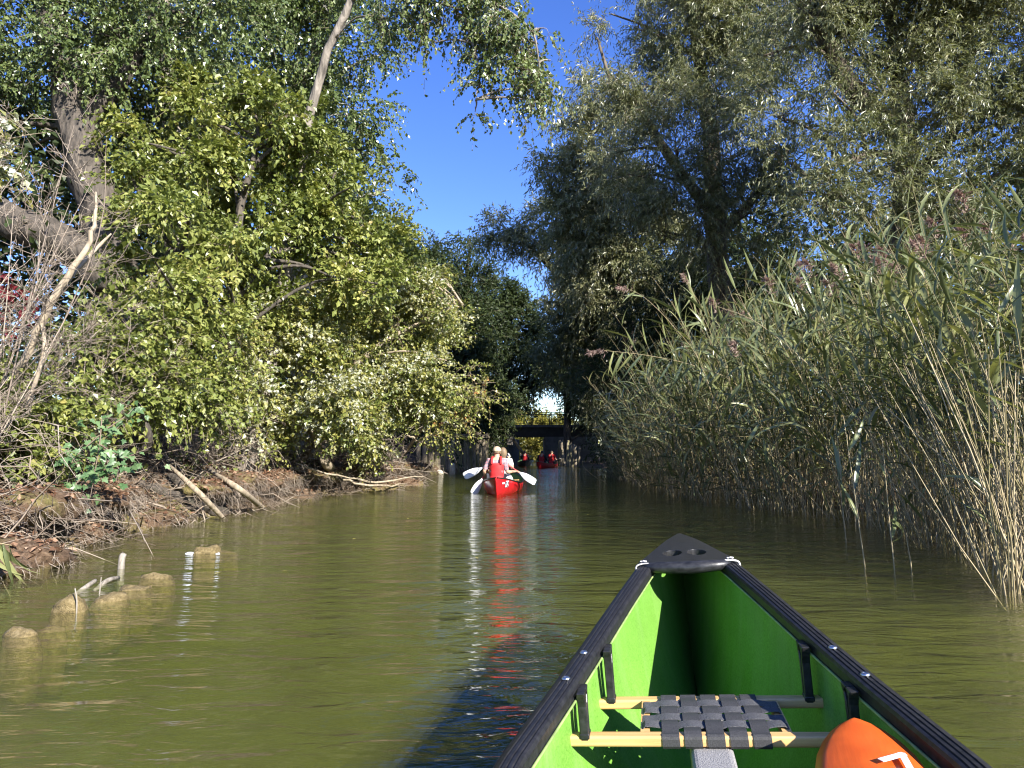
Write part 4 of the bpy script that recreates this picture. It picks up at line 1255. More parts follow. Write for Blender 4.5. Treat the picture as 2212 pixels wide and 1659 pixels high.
def rock(name, c, size, m, seed, label, group=None, cat='stone', rough=0.10, box=0.35):
    g = np.random.default_rng(seed)
    bm = bmesh.new(); bmesh.ops.create_icosphere(bm, subdivisions=3, radius=1.0)
    ph = g.random(3) * 6
    for v in bm.verts:
        d = v.co.copy()
        mx_ = max(abs(d.x), abs(d.y), abs(d.z))
        d = d.lerp(d / mx_ * 0.86, box)
        k = 1 + rough * (math.sin(3 * d.x + ph[0]) + math.sin(4 * d.y + ph[1]) + math.sin(5 * d.z + ph[2] + 3 * d.x)) / 2 + rough * 0.25 * g.normal()
        v.co = Vector((d.x * size[0] * k, d.y * size[1] * k, d.z * size[2] * k))
    o = bm_obj(name, bm, None, m, True)
    o.location = tuple(c); o.rotation_euler = (0, 0, g.normal() * 0.3)
    return tag(o, label, cat, group)
for i, (dx, dy, w, lab) in enumerate(((940, 1022, 17, 'low flat pale stone at the foot of the nearest timber piles'), (962, 1020, 10, 'upright pale stone block in front of the timber piles'), (976, 1021, 7, 'small pale stone at the right end below the timber piles'))):
    g = G(dx, dy + 2); r_ = px(w, g[1])
    rock('pale_stone', g + np.array([0, 0.1, 0.05 if i == 0 else 0.14]), (r_, r_ * 0.7, 0.16 if i == 0 else 0.34), M['pale_stone'], 80 + i, lab, 'pale stones below the palisade')

# mossy stones in a line through the left shallows
ST = [(28, 1378, 44, 0.045, 'flat yellowish stone just breaking the water at the left end of the row'),
      (137, 1324, 38, 0.085, 'blocky mossy stone standing highest at the left of the row'),
      (226, 1300, 42, 0.055, 'mossy rounded stone right of the blocky one in the shallows'),
      (282, 1276, 40, 0.045, 'low mossy stone in the middle of the row half awash'),
      (330, 1250, 38, 0.045, 'narrow mossy stone at the inner end of the awash row'),
      (441, 1196, 25, 0.085, 'square mossy stone with white litter floating beside it'),
      (486, 1184, 26, -0.01, 'brown stone awash right of the square mossy stone'),
      (92, 1350, 34, -0.015, 'submerged stone between the two leftmost stones of the row')]
for i, (dx, dy, w, top, lab) in enumerate(ST):
    g = G(dx, dy); r_ = px(w, g[1])
    rock('mossy_stone', g + np.array([0, 0.06, top - 0.20]), (r_, r_ * 0.72, 0.20), M['mossy_stone'], 10 + i, lab, 'mossy stones in the left shallows', 'stone', 0.13, 0.8 if i in (1, 5) else 0.55)
for i, (dx, dy, w, lab) in enumerate(((409, 1199, 8, 'crumpled white litter floating left of the square mossy stone'), (470, 1199, 4, 'tiny white litter scrap floating right of the square mossy stone'))):
    g = G(dx, dy); r_ = px(w, g[1])
    rock('litter', g + np.array([0, 0, 0.01]), (r_, r_ * .6, r_ * .55), M['litter_white'], 50 + i, lab, None, 'litter', 0.25, 0.1)

def stick(name, label, pts, rad, m, cat='branch', n=8, wob=0.0, forks=(), group=None):
    root = tube_obj(name, pts, rad, None, m, n, None, wob, rng)
    tag(root, label, cat, group)
    for fp, fr in forks: tube_obj('side_branch', fp, fr, root, m, 6)
    return root
g = G(262, 1228); stick('stake', 'short pale broken stake standing upright in the left shallows', [g + np.array([0, 0, -.3]), g + np.array([0.0, 0, 0.06]), P(268, 1197, g[1] + .02)], [px(7, g[1]), px(7, g[1]), px(6, g[1])], M['driftwood'], 'stake')
g = G(172, 1274); stick('driftwood', 'pale stick of driftwood slanting out of the water left of the thin twig', [g + np.array([-.05, -.05, -.06]), P(190, 1265, g[1] + .1), P(206, 1254, g[1] + .2)], [px(5, g[1]), px(5, g[1]), px(4, g[1])], M['driftwood'], 'driftwood')
g = G(218, 1265); stick('driftwood', 'curved pale stick of driftwood right of the thin upright twig', [g + np.array([-.05, 0, -.04]), P(232, 1254, g[1] + .1), P(256, 1248, g[1] + .3)], [px(4, g[1]), px(5, g[1]), px(4, g[1])], M['driftwood'], 'driftwood')
g = G(214, 1283); stick('twig', 'thin upright twig poking from the water between two sticks of driftwood', [g + np.array([0, 0, -.1]), P(217, 1262, g[1]), P(219, 1247, g[1])], px(1.4, g[1]), M['driftwood'], 'twig', 5, 0, [([P(217, 1265, g[1]), P(224, 1255, g[1])], px(1, g[1]))])
g = G(166, 1325); stick('twig', 'thin upright twig rising behind the blocky mossy stone', [g + np.array([0, 0, -.1]), P(166, 1300, g[1]), P(162, 1271, g[1])], px(1.3, g[1]), M['driftwood'], 'twig', 5)
# branches reaching down from the left bank into the water
def hit(dx, dy, lift=0.02, y0=3.0):
    """where the line of sight through a point of the photograph first meets the bank"""
    r = ray(dx, dy)
    for Y in np.arange(y0, 60, 0.04):
        q = np.array([0, 0, EYE]) + r * Y
        if q[2] < max(float(ground_z(q[0], q[1])), 0.0) + lift: return q
    return q
g = G(738, 1036); stick('leaning_stem', 'pale spotted stem leaning down from the silver bush to the water', [P(672, 925, 15.5), P(690, 975, 15.7), P(712, 1010, 15.9), g + np.array([0, .2, -.05])], [px(7, 15), px(9, 15), px(11, 15), px(12, 15)], M['dead_wood'], 'branch')
g = G(489, 1117); stick('dead_branch', 'straight pale dead branch sloping from the roots into the water', [hit(365, 1005, .30), hit(425, 1060, .42), g + np.array([0, 0, -.06])], [px(3, 12), px(5, 12), px(4, 12)], M['dead_wood'])
g = G(575, 1096); stick('dead_branch', 'long thin dead branch sloping from the brown bank into the water', [hit(450, 1015, .35), hit(515, 1055, .42), g + np.array([0, 0, -.06])], [px(3, 13), px(5, 13), px(5, 13)], M['dead_wood'])
stick('root', 'thick twisted root bulging from the undercut bank', [hit(345, 1022, .04), hit(385, 1042, .08), hit(415, 1072, .1), hit(450, 1098, .08), hit(480, 1104, .05), hit(486, 1088, .02)], [px(9, 12), px(12, 12), px(13, 12), px(14, 12), px(11, 12), px(5, 12)], M['shaded_mossy_bark'], 'root', 9, 0.03)
stick('root', 'second root arching out beside the thick twisted one', [hit(300, 1050, .03), hit(345, 1058, .07), hit(395, 1080, .08), hit(430, 1104, .04)], [px(8, 11), px(10, 11), px(9, 11), px(5, 11)], M['shaded_mossy_bark'], 'root', 8, 0.03)
stick('driftwood', 'pale chip of wood lying on the root fringe of the bank', [hit(244, 1109, .05), hit(262, 1100, .06), hit(284, 1092, .05)], [px(3, 9), px(6, 9), px(5, 9)], M['driftwood'], 'driftwood')
stick('fallen_log', 'mossy fallen log slanting up through the bushes on the left bank', [P(150, 905, 10.0), P(260, 830, 10.4), P(330, 795, 10.8), P(418, 772, 11.4)], [px(15, 12), px(14, 12), px(13, 12), px(9, 12)], M['dead_wood'], 'log', 10, 0.02)
Yd = 7.6
stick('dead_tree', 'bare pale forked dead stem leaning up on the far left', [P(18, 890, Yd), P(60, 760, Yd), P(120, 640, Yd), P(185, 540, Yd + .1), P(205, 470, Yd + .2), P(207, 415, Yd + .3)], [px(8, Yd), px(8, Yd), px(7.5, Yd), px(6, Yd), px(4, Yd), px(2, Yd)], M['dead_wood'], 'dead tree', 9, 0.01,
      [([P(115, 650, Yd), P(160, 590, Yd + .2), P(215, 530, Yd + .5), P(240, 505, Yd + .6)], [px(5.5, Yd), px(5, Yd), px(4, Yd), px(2, Yd)]), ([P(90, 690, Yd), P(95, 760, Yd - .1), P(58, 880, Yd - .3)], [px(5, Yd), px(5, Yd), px(4, Yd)])])
g = G(790, 1055)
for i, (a, b_, c_, lab) in enumerate((((690, 1010, 16), (800, 1040, 16.6), (915, 1030, 18), 'long pale driftwood branch lying along the waterline by the silver bush'), ((720, 1025, 15.6), (790, 1048, 15.6), (880, 1046, 17), 'bent pale branch trailing in the water below the leaning stem'),
                                        ((880, 940, 21), (915, 958, 21.5), (948, 975, 22), 'straight pale dead branch poking out in front of the timber piles'), ((640, 1000, 14.8), (700, 1022, 15), (770, 1034, 15.4), 'grey root running along the bank behind the leaning stem'))):
    q = [P(*a), P(*b_), P(*c_)]
    for k in q: k[2] = max(k[2], 0.02)
    stick('dead_branch', lab, q, [px(2, q[0][1]), px(2.4, q[1][1]), px(1.2, q[2][1])], M['dead_wood'], 'branch', 7, 0.02)

# ------------------------------------------------------------------ foliage
LEAF_COUNT = [0]
def leaf_arrays(p, d, n, L, W, fold=0.18, curl=0.12):
    d = norm(d); s = norm(np.cross(d, n)); n = np.cross(s, d)
    L = L[:, None]; W = W[:, None]
    m = p + d * L * 0.45
    v = np.stack([p, m + s * W * .5 + n * W * fold, p + d * L - n * L * curl, m - s * W * .5 + n * W * fold], 1).reshape(-1, 3)
    k = np.arange(len(p))[:, None] * 4
    f = np.stack([k + np.array([0, 1, 2]), k + np.array([0, 2, 3])], 1).reshape(-1, 3)
    LEAF_COUNT[0] += len(p)
    return v, f

def sphere_dirs(g, n):
    return norm(g.normal(size=(n, 3)))

def crown(g, blobs, clumps, sprays, lps, slen, L, W, droop=0.5, ldroop=0.3, spread=0.9, up=0.25, clump_k=0.28, tint_bias=0.0, tint_noise=0.35, tint_spray=0.25, flat=0.75, back=0.45, shell=0.55, nup=0.75, crange=(0.18, 1.3), zmin=None):
    """leaves and twigs for a crown made of ellipsoids (centre, radius, vertical stretch). Returns leaves (v, f, tint), twigs (paths, radii), clump centres"""
    C = np.array([b[0] for b in blobs]); Rb = np.array([b[1] for b in blobs]); st = np.array([b[2] if len(b) > 2 else 1.0 for b in blobs])
    pr = Rb ** 2 * st; pr /= pr.sum()
    bi = g.choice(len(Rb), clumps, p=pr)
    bd = sphere_dirs(g, clumps)
    flip = (bd[:, 1] > 0.2) & (g.random(clumps) > back)
    bd[flip, 1] *= -1
    rad = shell + (1 - shell) * g.random(clumps) ** 0.6
    sc = np.stack([np.ones(clumps), np.ones(clumps), st[bi]], -1)
    cc = C[bi] + bd * (Rb[bi] * rad)[:, None] * sc
    rc = np.clip(Rb[bi] * clump_k * (0.6 + 0.9 * g.random(clumps)), *crange)
    ct = g.random(clumps)
    ok = cc[:, 2] > (zmin if zmin is not None else 0.05)
    cc, rc, ct, bd, bi = cc[ok], rc[ok], ct[ok], bd[ok], bi[ok]
    w = rc ** 2; w /= w.sum()
    si = g.choice(len(rc), sprays, p=w)
    sd = sphere_dirs(g, sprays)
    o = cc[si] + sd * (rc[si] * g.random(sprays) ** 0.45)[:, None] * np.array([1, 1, flat])
    d = norm(sd * 0.6 + bd[si] * 0.55 + g.normal(size=(sprays, 3)) * 0.35 + np.array([0, 0, up]))
    sl = slen * (0.55 + 0.9 * g.random(sprays))
    t = (np.arange(lps) + 0.6) / lps
    stt = ct[si] * (1 - tint_noise - tint_spray) + g.random(sprays) * tint_spray
    p = o[:, None] + d[:, None] * (sl[:, None] * t)[:, :, None]
    p[:, :, 2] -= droop * sl[:, None] * t[None] ** 2
    p += g.normal(size=p.shape) * 0.012
    tang = norm(d[:, None] - np.array([0, 0, 1.0]) * (2 * droop * t)[None, :, None])
    ld = norm(tang * 0.55 + g.normal(size=p.shape) * spread * 0.6 - np.array([0, 0, ldroop]))
    out = norm(bd[si] + np.array([0, 0, 0.3]))
    nn = norm(g.normal(size=p.shape) * 0.55 + np.array([0, 0, nup]) + out[:, None] * 0.45)
    N = sprays * lps
    k = 0.65 + 0.7 * g.random(N)
    v, f = leaf_arrays(p.reshape(-1, 3), ld.reshape(-1, 3), nn.reshape(-1, 3), L * k, W * k)
    tint = np.clip(np.repeat(stt, lps) + g.random(N) * tint_noise + tint_bias, 0, 1)
    # twigs
    e = p[:, -1]; md = p[:, lps // 2]
    tw = np.stack([o - d * sl[:, None] * 0.15, md, e], 1)
    return (v, f, np.repeat(tint, 4)), tw, (cc, bi)

def limbs(g, start_fn, cc, bi, C, n, r0, droop=0.15):
    """branches from the trunk to blob centres, then on to the clumps"""
    P1, R1 = [], []
    for b in range(len(C)):
        s = start_fn(C[b]); e = C[b]
        mid = (s + e) / 2 + np.array([0, 0, 0.12 * np.linalg.norm(e - s)]) + g.normal(size=3) * 0.06 * np.linalg.norm(e - s)
        P1.append(smooth_path([s, mid, e], 9)); R1.append(np.linspace(r0, r0 * 0.35, 9))
    pick = g.choice(len(cc), min(n, len(cc)), replace=False)
    for k in pick:
        s = C[bi[k]]; e = cc[k]
        s = s + (start_fn(s) - s) * 0.25 * g.random()
        mid = (s + e) / 2 + g.normal(size=3) * 0.10 * np.linalg.norm(e - s) + np.array([0, 0, 0.05])
        P1.append(smooth_path([s, mid, e], 9)); R1.append(np.linspace(r0 * 0.32, r0 * 0.07, 9))
    return np.array(P1), np.array(R1)

def ztop(y_): return y_
def tree(name, label, cat, trunks, blobs, spec, leaf, bark, seed, group=None, branch_r=0.07, nbr=60, twig_share=0.3, twig_r=0.004, twig='twig', base=None, crown_name='crown'):
    """trunks: list of (points, radii); blobs in picture coordinates (dx, dy, Y, radius px, stretch)"""
    g = np.random.default_rng(seed)
    B = [(P(b[0], b[1], b[2]), px(b[3], b[2]), b[4] if len(b) > 4 else 1.0) for b in blobs]
    tp = np.concatenate([smooth_path(t[0], 30) for t in trunks])
    base = np.array(trunks[0][0][0], float)
    root = empty(name, tuple(base))
    tag(root, label, cat, group)
    A = Acc()
    for pts, rad in trunks:
        n = 22
        q = smooth_path(np.hstack([np.asarray(pts, float) - base, np.asarray(rad, float)[:, None]]), n)
        q[1:-1, :2] += g.normal(size=(n - 2, 2)) * 0.02 * np.asarray(rad).max() / 0.2
        v, f = tubes(q[None, :, :3], q[None, :, 3], 14)
        ang = np.arctan2(v[:, 1] - np.repeat(q[:, 1], 14), v[:, 0] - np.repeat(q[:, 0], 14))
        c = np.repeat(q[:, :3], 14, 0); k = 1 + 0.08 * np.sin(5 * ang + v[:, 2] * 2) + 0.05 * np.sin(9 * ang - v[:, 2] * 3)
        A.add(c + (v - c) * k[:, None], f)
    A.build('trunk', root, bark, True)
    lf, tw, (cc, bi) = crown(g, B, **spec)
    o = np_mesh(crown_name, lf[0] - base, lf[1], root, leaf, False, lf[2]); tag(o, kind='stuff')
    C = np.array([b[0] for b in B])
    def start(c):
        ok = tp[:, 2] < c[2] + 0.2
        cand = tp[ok] if ok.any() else tp[:1]
        dd = np.linalg.norm(cand - c, axis=1) + 0.6 * np.abs(c[2] - cand[:, 2] - 0.4 * np.linalg.norm(cand[:, :2] - c[:2], axis=1))
        return cand[np.argmin(dd)]
    lp_, lr_ = limbs(g, start, cc, bi, C, nbr, branch_r)
    v, f = tubes(lp_ - base, lr_, 6)
    np_mesh('limbs', v, f, root, bark, True)
    if twig_share > 0:
        k = g.random(len(tw)) < twig_share
        v, f = tubes(tw[k] - base, np.repeat(np.array([[1.0, 0.8, 0.4]]) * twig_r, k.sum(), 0), 3)
        t = tag(np_mesh('twigs', v, f, root, M[twig], True, np.repeat(g.random(k.sum()), 9)), kind='stuff')
    return root

def on_ground(dx, Y, dz=-0.15):
    x = float(P(dx, 900, Y)[0])
    l, r = float(xl(Y)), float(xr(Y))
    if l - 0.6 < x < r + 0.4: x = l - 0.7 if x - l < r - x else r + 0.5
    return np.array([x, Y, float(ground_z(x, Y)) + dz])

# leaf recipes
POPLAR = dict(lps=13, slen=0.42, L=0.075, W=0.055, droop=0.45, ldroop=0.45, spread=0.9, up=0.05, clump_k=0.30, flat=0.8, crange=(0.2, 0.75))
LIME = dict(lps=11, slen=0.46, L=0.095, W=0.068, droop=0.30, ldroop=0.2, spread=0.8, up=0.12, clump_k=0.30, flat=0.42, crange=(0.2, 0.6), nup=1.0)
SILVER = dict(lps=13, slen=0.42, L=0.075, W=0.055, droop=0.15, ldroop=0.15, spread=0.85, up=0.25, clump_k=0.28, flat=0.7, crange=(0.15, 0.6))
WILLOW = dict(lps=16, slen=0.62, L=0.13, W=0.034, droop=0.35, ldroop=0.42, spread=0.9, up=0.15, clump_k=0.25, flat=0.8, crange=(0.25, 0.95), nup=0.6)
def S(base, **kw): return {**base, **kw}
def split(bl, k, f, seed, dy=1.2):
    """break big lobes of a crown into several smaller, uneven ones"""
    g = np.random.default_rng(seed); out = []
    for b in bl:
        for _ in range(k):
            a, r = g.random() * 6.28, b[3] * (0.25 + 0.6 * g.random() ** 0.7)
            out.append((b[0] + r * math.cos(a), b[1] + r * math.sin(a), b[2] + g.normal() * dy * 0.6, b[3] * f * (0.65 + 0.7 * g.random()), 0.85))
    return out

# --- left bank
b1 = on_ground(305, 12.6)
tree('poplar_tree', 'massive grey poplar leaning over the far left with one huge low limb', 'tree',
     [([b1, P(290, 760, 12.5), P(250, 570, 12.4), P(190, 360, 12.4), P(150, 200, 12.6), P(110, 0, 13), P(70, -160, 13.5)], [0.46, 0.43, 0.38, 0.33, 0.30, 0.27, 0.2]),
      ([P(262, 640, 12.4), P(205, 575, 12.1), P(120, 515, 11.9), P(30, 480, 11.8), P(-120, 400, 11.8)], [0.30, 0.30, 0.30, 0.29, 0.26]),
      ([P(175, 280, 12.5), P(300, 120, 12.8), P(360, -60, 13.2)], [0.16, 0.12, 0.08])],
     [(60, 130, 13.5, 190), (260, 90, 13.2, 180), (-60, 260, 12.5, 150), (430, 50, 13.5, 170), (180, -60, 13.5, 170), (330, 220, 14, 130), (40, 330, 13, 110), (300, 380, 14.5, 130)],
     S(POPLAR, clumps=260, sprays=4300), M['poplar_leaf'], M['shaded_mossy_bark'], 101, 'poplars on the left bank', 0.06, 70)
b2 = on_ground(660, 17.5)
tree('poplar_tree', 'tall poplar with white patches of bark whose branches overhang the water', 'tree',
     [([b2, P(645, 620, 17.4), P(650, 420, 17.3), P(668, 240, 17.3), P(690, 90, 17.4), P(720, -60, 17.6), P(740, -200, 17.8)], [0.33, 0.31, 0.28, 0.25, 0.23, 0.2, 0.16])],
     [(560, 120, 17.5, 170), (720, 70, 17.0, 150), (600, 330, 18, 140), (770, 240, 17, 110), (760, 370, 17, 90), (640, -70, 17.5, 170), (820, 120, 16.5, 75), (800, 320, 17, 70), (700, 0, 16.2, 60), (655, 320, 16.2, 70), (690, 205, 16.2, 40), (700, 440, 17.5, 110), (840, 410, 17, 55), (480, 230, 18, 120)],
     S(POPLAR, clumps=330, sprays=5600, slen=0.5, L=0.088, W=0.064), M['poplar_leaf'], M['white_bark'], 102, 'poplars on the left bank', 0.06, 90)
# branch of the same kind reaching far out over the water
b3 = on_ground(560, 13.4)
tree('poplar_tree', 'slender poplar whose long drooping bough hangs into the blue sky gap', 'tree',
     [([b3, P(600, 700, 13.5), P(640, 400, 13.5), P(690, 170, 13.4), P(757, 0, 13.2), P(820, -110, 13.0)], [0.14, 0.13, 0.11, 0.085, 0.07, 0.05]),
      ([P(757, 0, 13.2), P(860, -60, 12.6), P(980, -40, 12.2), P(1090, 20, 12.0), P(1150, 70, 11.9), P(1165, 150, 11.9)], [0.06, 0.055, 0.045, 0.03, 0.02, 0.01]),
      ([P(980, -40, 12.2), P(1010, 60, 12.1), P(1035, 150, 12.0), P(1028, 215, 12.0)], [0.03, 0.02, 0.014, 0.006])],
     [(900, 25, 12.5, 52), (985, 35, 12.2, 50), (1070, 50, 12.1, 55), (1130, 90, 12.0, 55), (1175, 60, 11.9, 32), (1130, 165, 12.0, 50), (1158, 220, 12.0, 30), (1050, 130, 12.1, 45), (1040, 190, 12.1, 32), (1026, 242, 12.1, 20), (930, -40, 12.4, 60), (1050, -40, 12.2, 60), (1190, 130, 12.0, 18), (840, 40, 12.8, 45), (930, 95, 12.4, 22), (1180, 185, 12.0, 18), (1090, 210, 12.1, 22)],
     S(POPLAR, clumps=170, sprays=950, lps=12, slen=0.36, droop=0.85, shell=0.3, crange=(0.12, 0.35), back=0.8, tint_bias=0.1), M['poplar_leaf'], M['poplar_bark'], 103, 'poplars on the left bank', 0.022, 120, 0.8, 0.0045)
b4 = on_ground(400, 16)
tree('poplar_tree', 'pale trunked poplar half hidden behind the yellow green leaves', 'tree',
     [([b4, P(385, 600, 16), P(370, 300, 16), P(352, 60, 16.2), P(335, -150, 16.5)], [0.32, 0.30, 0.27, 0.23, 0.18])],
     [(420, 300, 16.5, 170), (380, -40, 16.5, 190), (500, 420, 17, 150), (250, 230, 17, 170), (560, -60, 18, 200)],
     S(POPLAR, clumps=170, sprays=2600, slen=0.5, L=0.09, W=0.065, tint_bias=-0.05), M['poplar_leaf'], M['poplar_bark'], 104, 'poplars on the left bank', 0.06, 50)

b5 = on_ground(430, 13.4)
tree('hornbeam_tree', 'broad tree of yellow green leaves in front of the poplar trunks', 'tree',
     [([b5, P(500, 800, 12.4), P(505, 600, 12.3), P(520, 450, 12.4), P(560, 300, 12.6)], [0.13, 0.12, 0.10, 0.07, 0.04]),
      ([P(510, 640, 12.3), P(600, 530, 12.8), P(700, 450, 13.2)], [0.07, 0.05, 0.03]), ([P(512, 660, 12.3), P(400, 560, 11.6), P(330, 480, 11.3)], [0.07, 0.05, 0.03])],
     split([(520, 300, 13, 120), (640, 320, 13.5, 110), (430, 420, 11.8, 120), (570, 470, 12.6, 130), (700, 480, 13.6, 110), (330, 480, 11.2, 110), (480, 590, 11.6, 130), (380, 640, 10.8, 120), (620, 610, 12.8, 110), (760, 540, 14.2, 90), (820, 560, 14.8, 70), (290, 330, 11.8, 70), (700, 370, 14, 80), (470, 240, 13, 70), (300, 600, 10.4, 85), (740, 640, 14, 90), (690, 290, 14, 60)], 4, 0.33, 5),
     S(LIME, clumps=260, sprays=4400, crange=(0.14, 0.42)), M['lime_leaf'], M['shaded_mossy_bark'], 105, None, 0.04, 130)
b6 = on_ground(880, 19.5)
tree('hornbeam_tree', 'narrow yellow green tree against the sky at the edge of the left bank', 'tree',
     [([b6, P(850, 760, 19.5), P(835, 620, 19.5), P(830, 500, 19.5)], [0.12, 0.11, 0.08, 0.04])],
     [(800, 520, 19, 70), (850, 540, 19.5, 55), (870, 610, 19.5, 60), (800, 640, 19, 75), (840, 710, 19, 80), (780, 460, 19.5, 40), (865, 500, 19.5, 25)],
     S(LIME, clumps=110, sprays=2200, slen=0.5, L=0.095, W=0.066), M['lime_leaf'], M['shaded_mossy_bark'], 106, None, 0.04, 40)

b7 = on_ground(640, 17.0)
tree('white_poplar', 'bushy white poplar with silvery leaf undersides leaning out over the water', 'tree',
     [([b7, P(700, 900, 16.1), P(690, 800, 15.9), P(720, 720, 15.6)], [0.11, 0.10, 0.08, 0.05]), ([P(695, 860, 16), P(800, 760, 16.2), P(900, 700, 16.8), P(1000, 660, 17)], [0.07, 0.055, 0.04, 0.012]), ([P(695, 880, 16), P(600, 790, 15.2), P(540, 720, 14.8)], [0.06, 0.05, 0.03])],
     split([(590, 690, 14.6, 85), (700, 690, 15.2, 90), (800, 690, 16, 90), (890, 660, 17, 80), (520, 780, 14, 100), (630, 800, 14.4, 110), (750, 800, 15.2, 110), (860, 780, 16.2, 100), (930, 760, 17, 60), (560, 880, 13.8, 95), (680, 900, 14.4, 95), (800, 890, 15.5, 95), (890, 880, 16.8, 70), (960, 690, 17.2, 36), (930, 610, 18, 42), (850, 600, 17.8, 50), (600, 630, 14.8, 45)], 4, 0.40, 6),
     S(SILVER, clumps=420, sprays=6200, crange=(0.14, 0.45), tint_bias=0.07), M['silver_leaf'], M['dead_wood'], 107, None, 0.035, 130, 0.35)
# spiky silver shoots reaching right
for i, (pts, lab) in enumerate((([(940, 650, 17), (990, 640, 17), (1040, 632, 17), (1062, 628, 17)], 'upper silver leaved shoot pointing right over the water'), ([(930, 690, 17), (980, 700, 17), (1020, 705, 17), (1034, 706, 17)], 'lower silver leaved shoot pointing right over the water'), ([(940, 730, 17), (975, 735, 17), (1000, 740, 17), (1020, 742, 17)], 'lowest silver leaved shoot pointing right over the water'))):
    pass

b8 = on_ground(850, 23)
tree('dry_shrub', 'thin yellowing shrub with bare twigs reaching out towards the paddlers', 'shrub',
     [([b8, P(915, 920, 21.5), P(960, 850, 21), P(1020, 830, 20.5), P(1075, 826, 20.2)], [0.06, 0.05, 0.03, 0.015, 0.005]), ([P(930, 890, 21.4), P(980, 870, 20.8), P(1040, 885, 20.4)], [0.03, 0.015, 0.004]), ([P(950, 860, 21), P(990, 800, 20.8), P(1030, 790, 20.5)], [0.02, 0.012, 0.004])],
     [(960, 870, 21, 50), (1010, 840, 20.6, 38), (1050, 850, 20.4, 28), (1000, 890, 20.8, 40), (930, 920, 21, 45), (1020, 800, 20.6, 22), (960, 930, 22, 35)],
     S(LIME, clumps=60, sprays=420, lps=8, slen=0.45, tint_bias=0.2, L=0.085), M['lime_leaf'], M['dead_wood'], 108, None, 0.014, 60, 1.0, 0.006, 'pale_twig')

b9 = on_ground(240, 9.9)
tree('hazel_bush', 'low lime green bush with round leaves on the left bank below the fallen log', 'shrub',
     [([b9, P(320, 960, 9.3), P(300, 880, 9.2), P(290, 800, 9.2)], [0.05, 0.045, 0.03, 0.015]), ([P(318, 950, 9.3), P(200, 880, 8.6), P(120, 830, 8.4)], [0.03, 0.022, 0.01])],
     [(300, 720, 9.6, 90), (200, 780, 9.0, 80), (330, 830, 9.6, 80), (430, 850, 10.4, 80), (240, 880, 8.8, 60), (480, 760, 11, 80), (400, 730, 10.4, 70)],
     S(LIME, clumps=190, sprays=1500, slen=0.34, L=0.072, W=0.056, flat=0.5), M['lime_leaf'], M['shaded_mossy_bark'], 109, None, 0.02, 90, 0.8, 0.004, 'pale_twig')
b10 = on_ground(60, 7.9)
tree('hazel_bush', 'lime green bush hanging over the bank edge at the far left', 'shrub',
     [([b10, P(70, 960, 7.8), P(60, 880, 7.8), P(50, 820, 7.8)], [0.035, 0.03, 0.02, 0.01])],
     [(40, 900, 7.8, 80), (110, 870, 8.0, 70), (30, 970, 7.6, 60), (110, 940, 7.8, 55), (-40, 850, 8, 90), (60, 1000, 7.6, 35)],
     S(LIME, clumps=110, sprays=850, slen=0.30, L=0.07, W=0.056, flat=0.5, crange=(0.1, 0.35)), M['lime_leaf'], M['shaded_mossy_bark'], 110, None, 0.015, 50, 0.8, 0.0035, 'pale_twig')
b11 = on_ground(20, 8.4)
tree('dogwood_sprig', 'small sprig of dark red leaves at the left edge behind the dead stem', 'shrub',
     [([b11, P(20, 800, 8.3), P(20, 700, 8.3), P(25, 650, 8.3)], [0.02, 0.015, 0.01, 0.006])],
     [(20, 645, 8.3, 26), (45, 665, 8.3, 16), (10, 690, 8.3, 18), (-20, 660, 8.3, 25)],
     S(LIME, clumps=24, sprays=60, lps=8, slen=0.22, L=0.07, W=0.05, crange=(0.05, 0.15)), M['red_leaf'], M['twig'], 111, None, 0.006, 16, 0.9, 0.003)
b12 = on_ground(-60, 8.6)
tree('white_poplar', 'pale leaved poplar spray entering at the left edge above the bare twigs', 'tree',
     [([b12, P(-60, 700, 8.6), P(-40, 450, 8.5), P(-10, 320, 8.4), P(40, 296, 8.3), P(100, 286, 8.3)], [0.07, 0.06, 0.045, 0.02, 0.008, 0.003])],
     [(10, 310, 8.4, 30), (50, 290, 8.3, 20), (-40, 350, 8.4, 50), (-5, 270, 8.4, 16)],
     S(SILVER, clumps=30, sprays=110, lps=9, slen=0.25, L=0.085, W=0.06, tint_bias=0.25, crange=(0.06, 0.2)), M['silver_leaf'], M['dead_wood'], 112, None, 0.01, 20, 0.9, 0.003)

# bushes closing the left bank between the palisade and the trees behind
b13 = on_ground(950, 35)
tree('dark_bush', 'dark bush hanging over the timber piles of the palisade', 'shrub',
     [([on_ground(940, 36), P(950, 960, 35), P(960, 900, 35)], [0.08, 0.06, 0.03])],
     [(950, 930, 34, 38), (990, 930, 34.5, 35), (1000, 870, 36, 50), (930, 880, 36, 50), (970, 970, 33.5, 20), (950, 800, 37, 60), (1020, 920, 36, 30)],
     S(SILVER, clumps=90, sprays=1700, slen=0.7, L=0.13, W=0.085, crange=(0.3, 0.8), tint_bias=-0.15), M['dark_leaf'], M['willow_bark'], 113, None, 0.04, 20, 0.1)

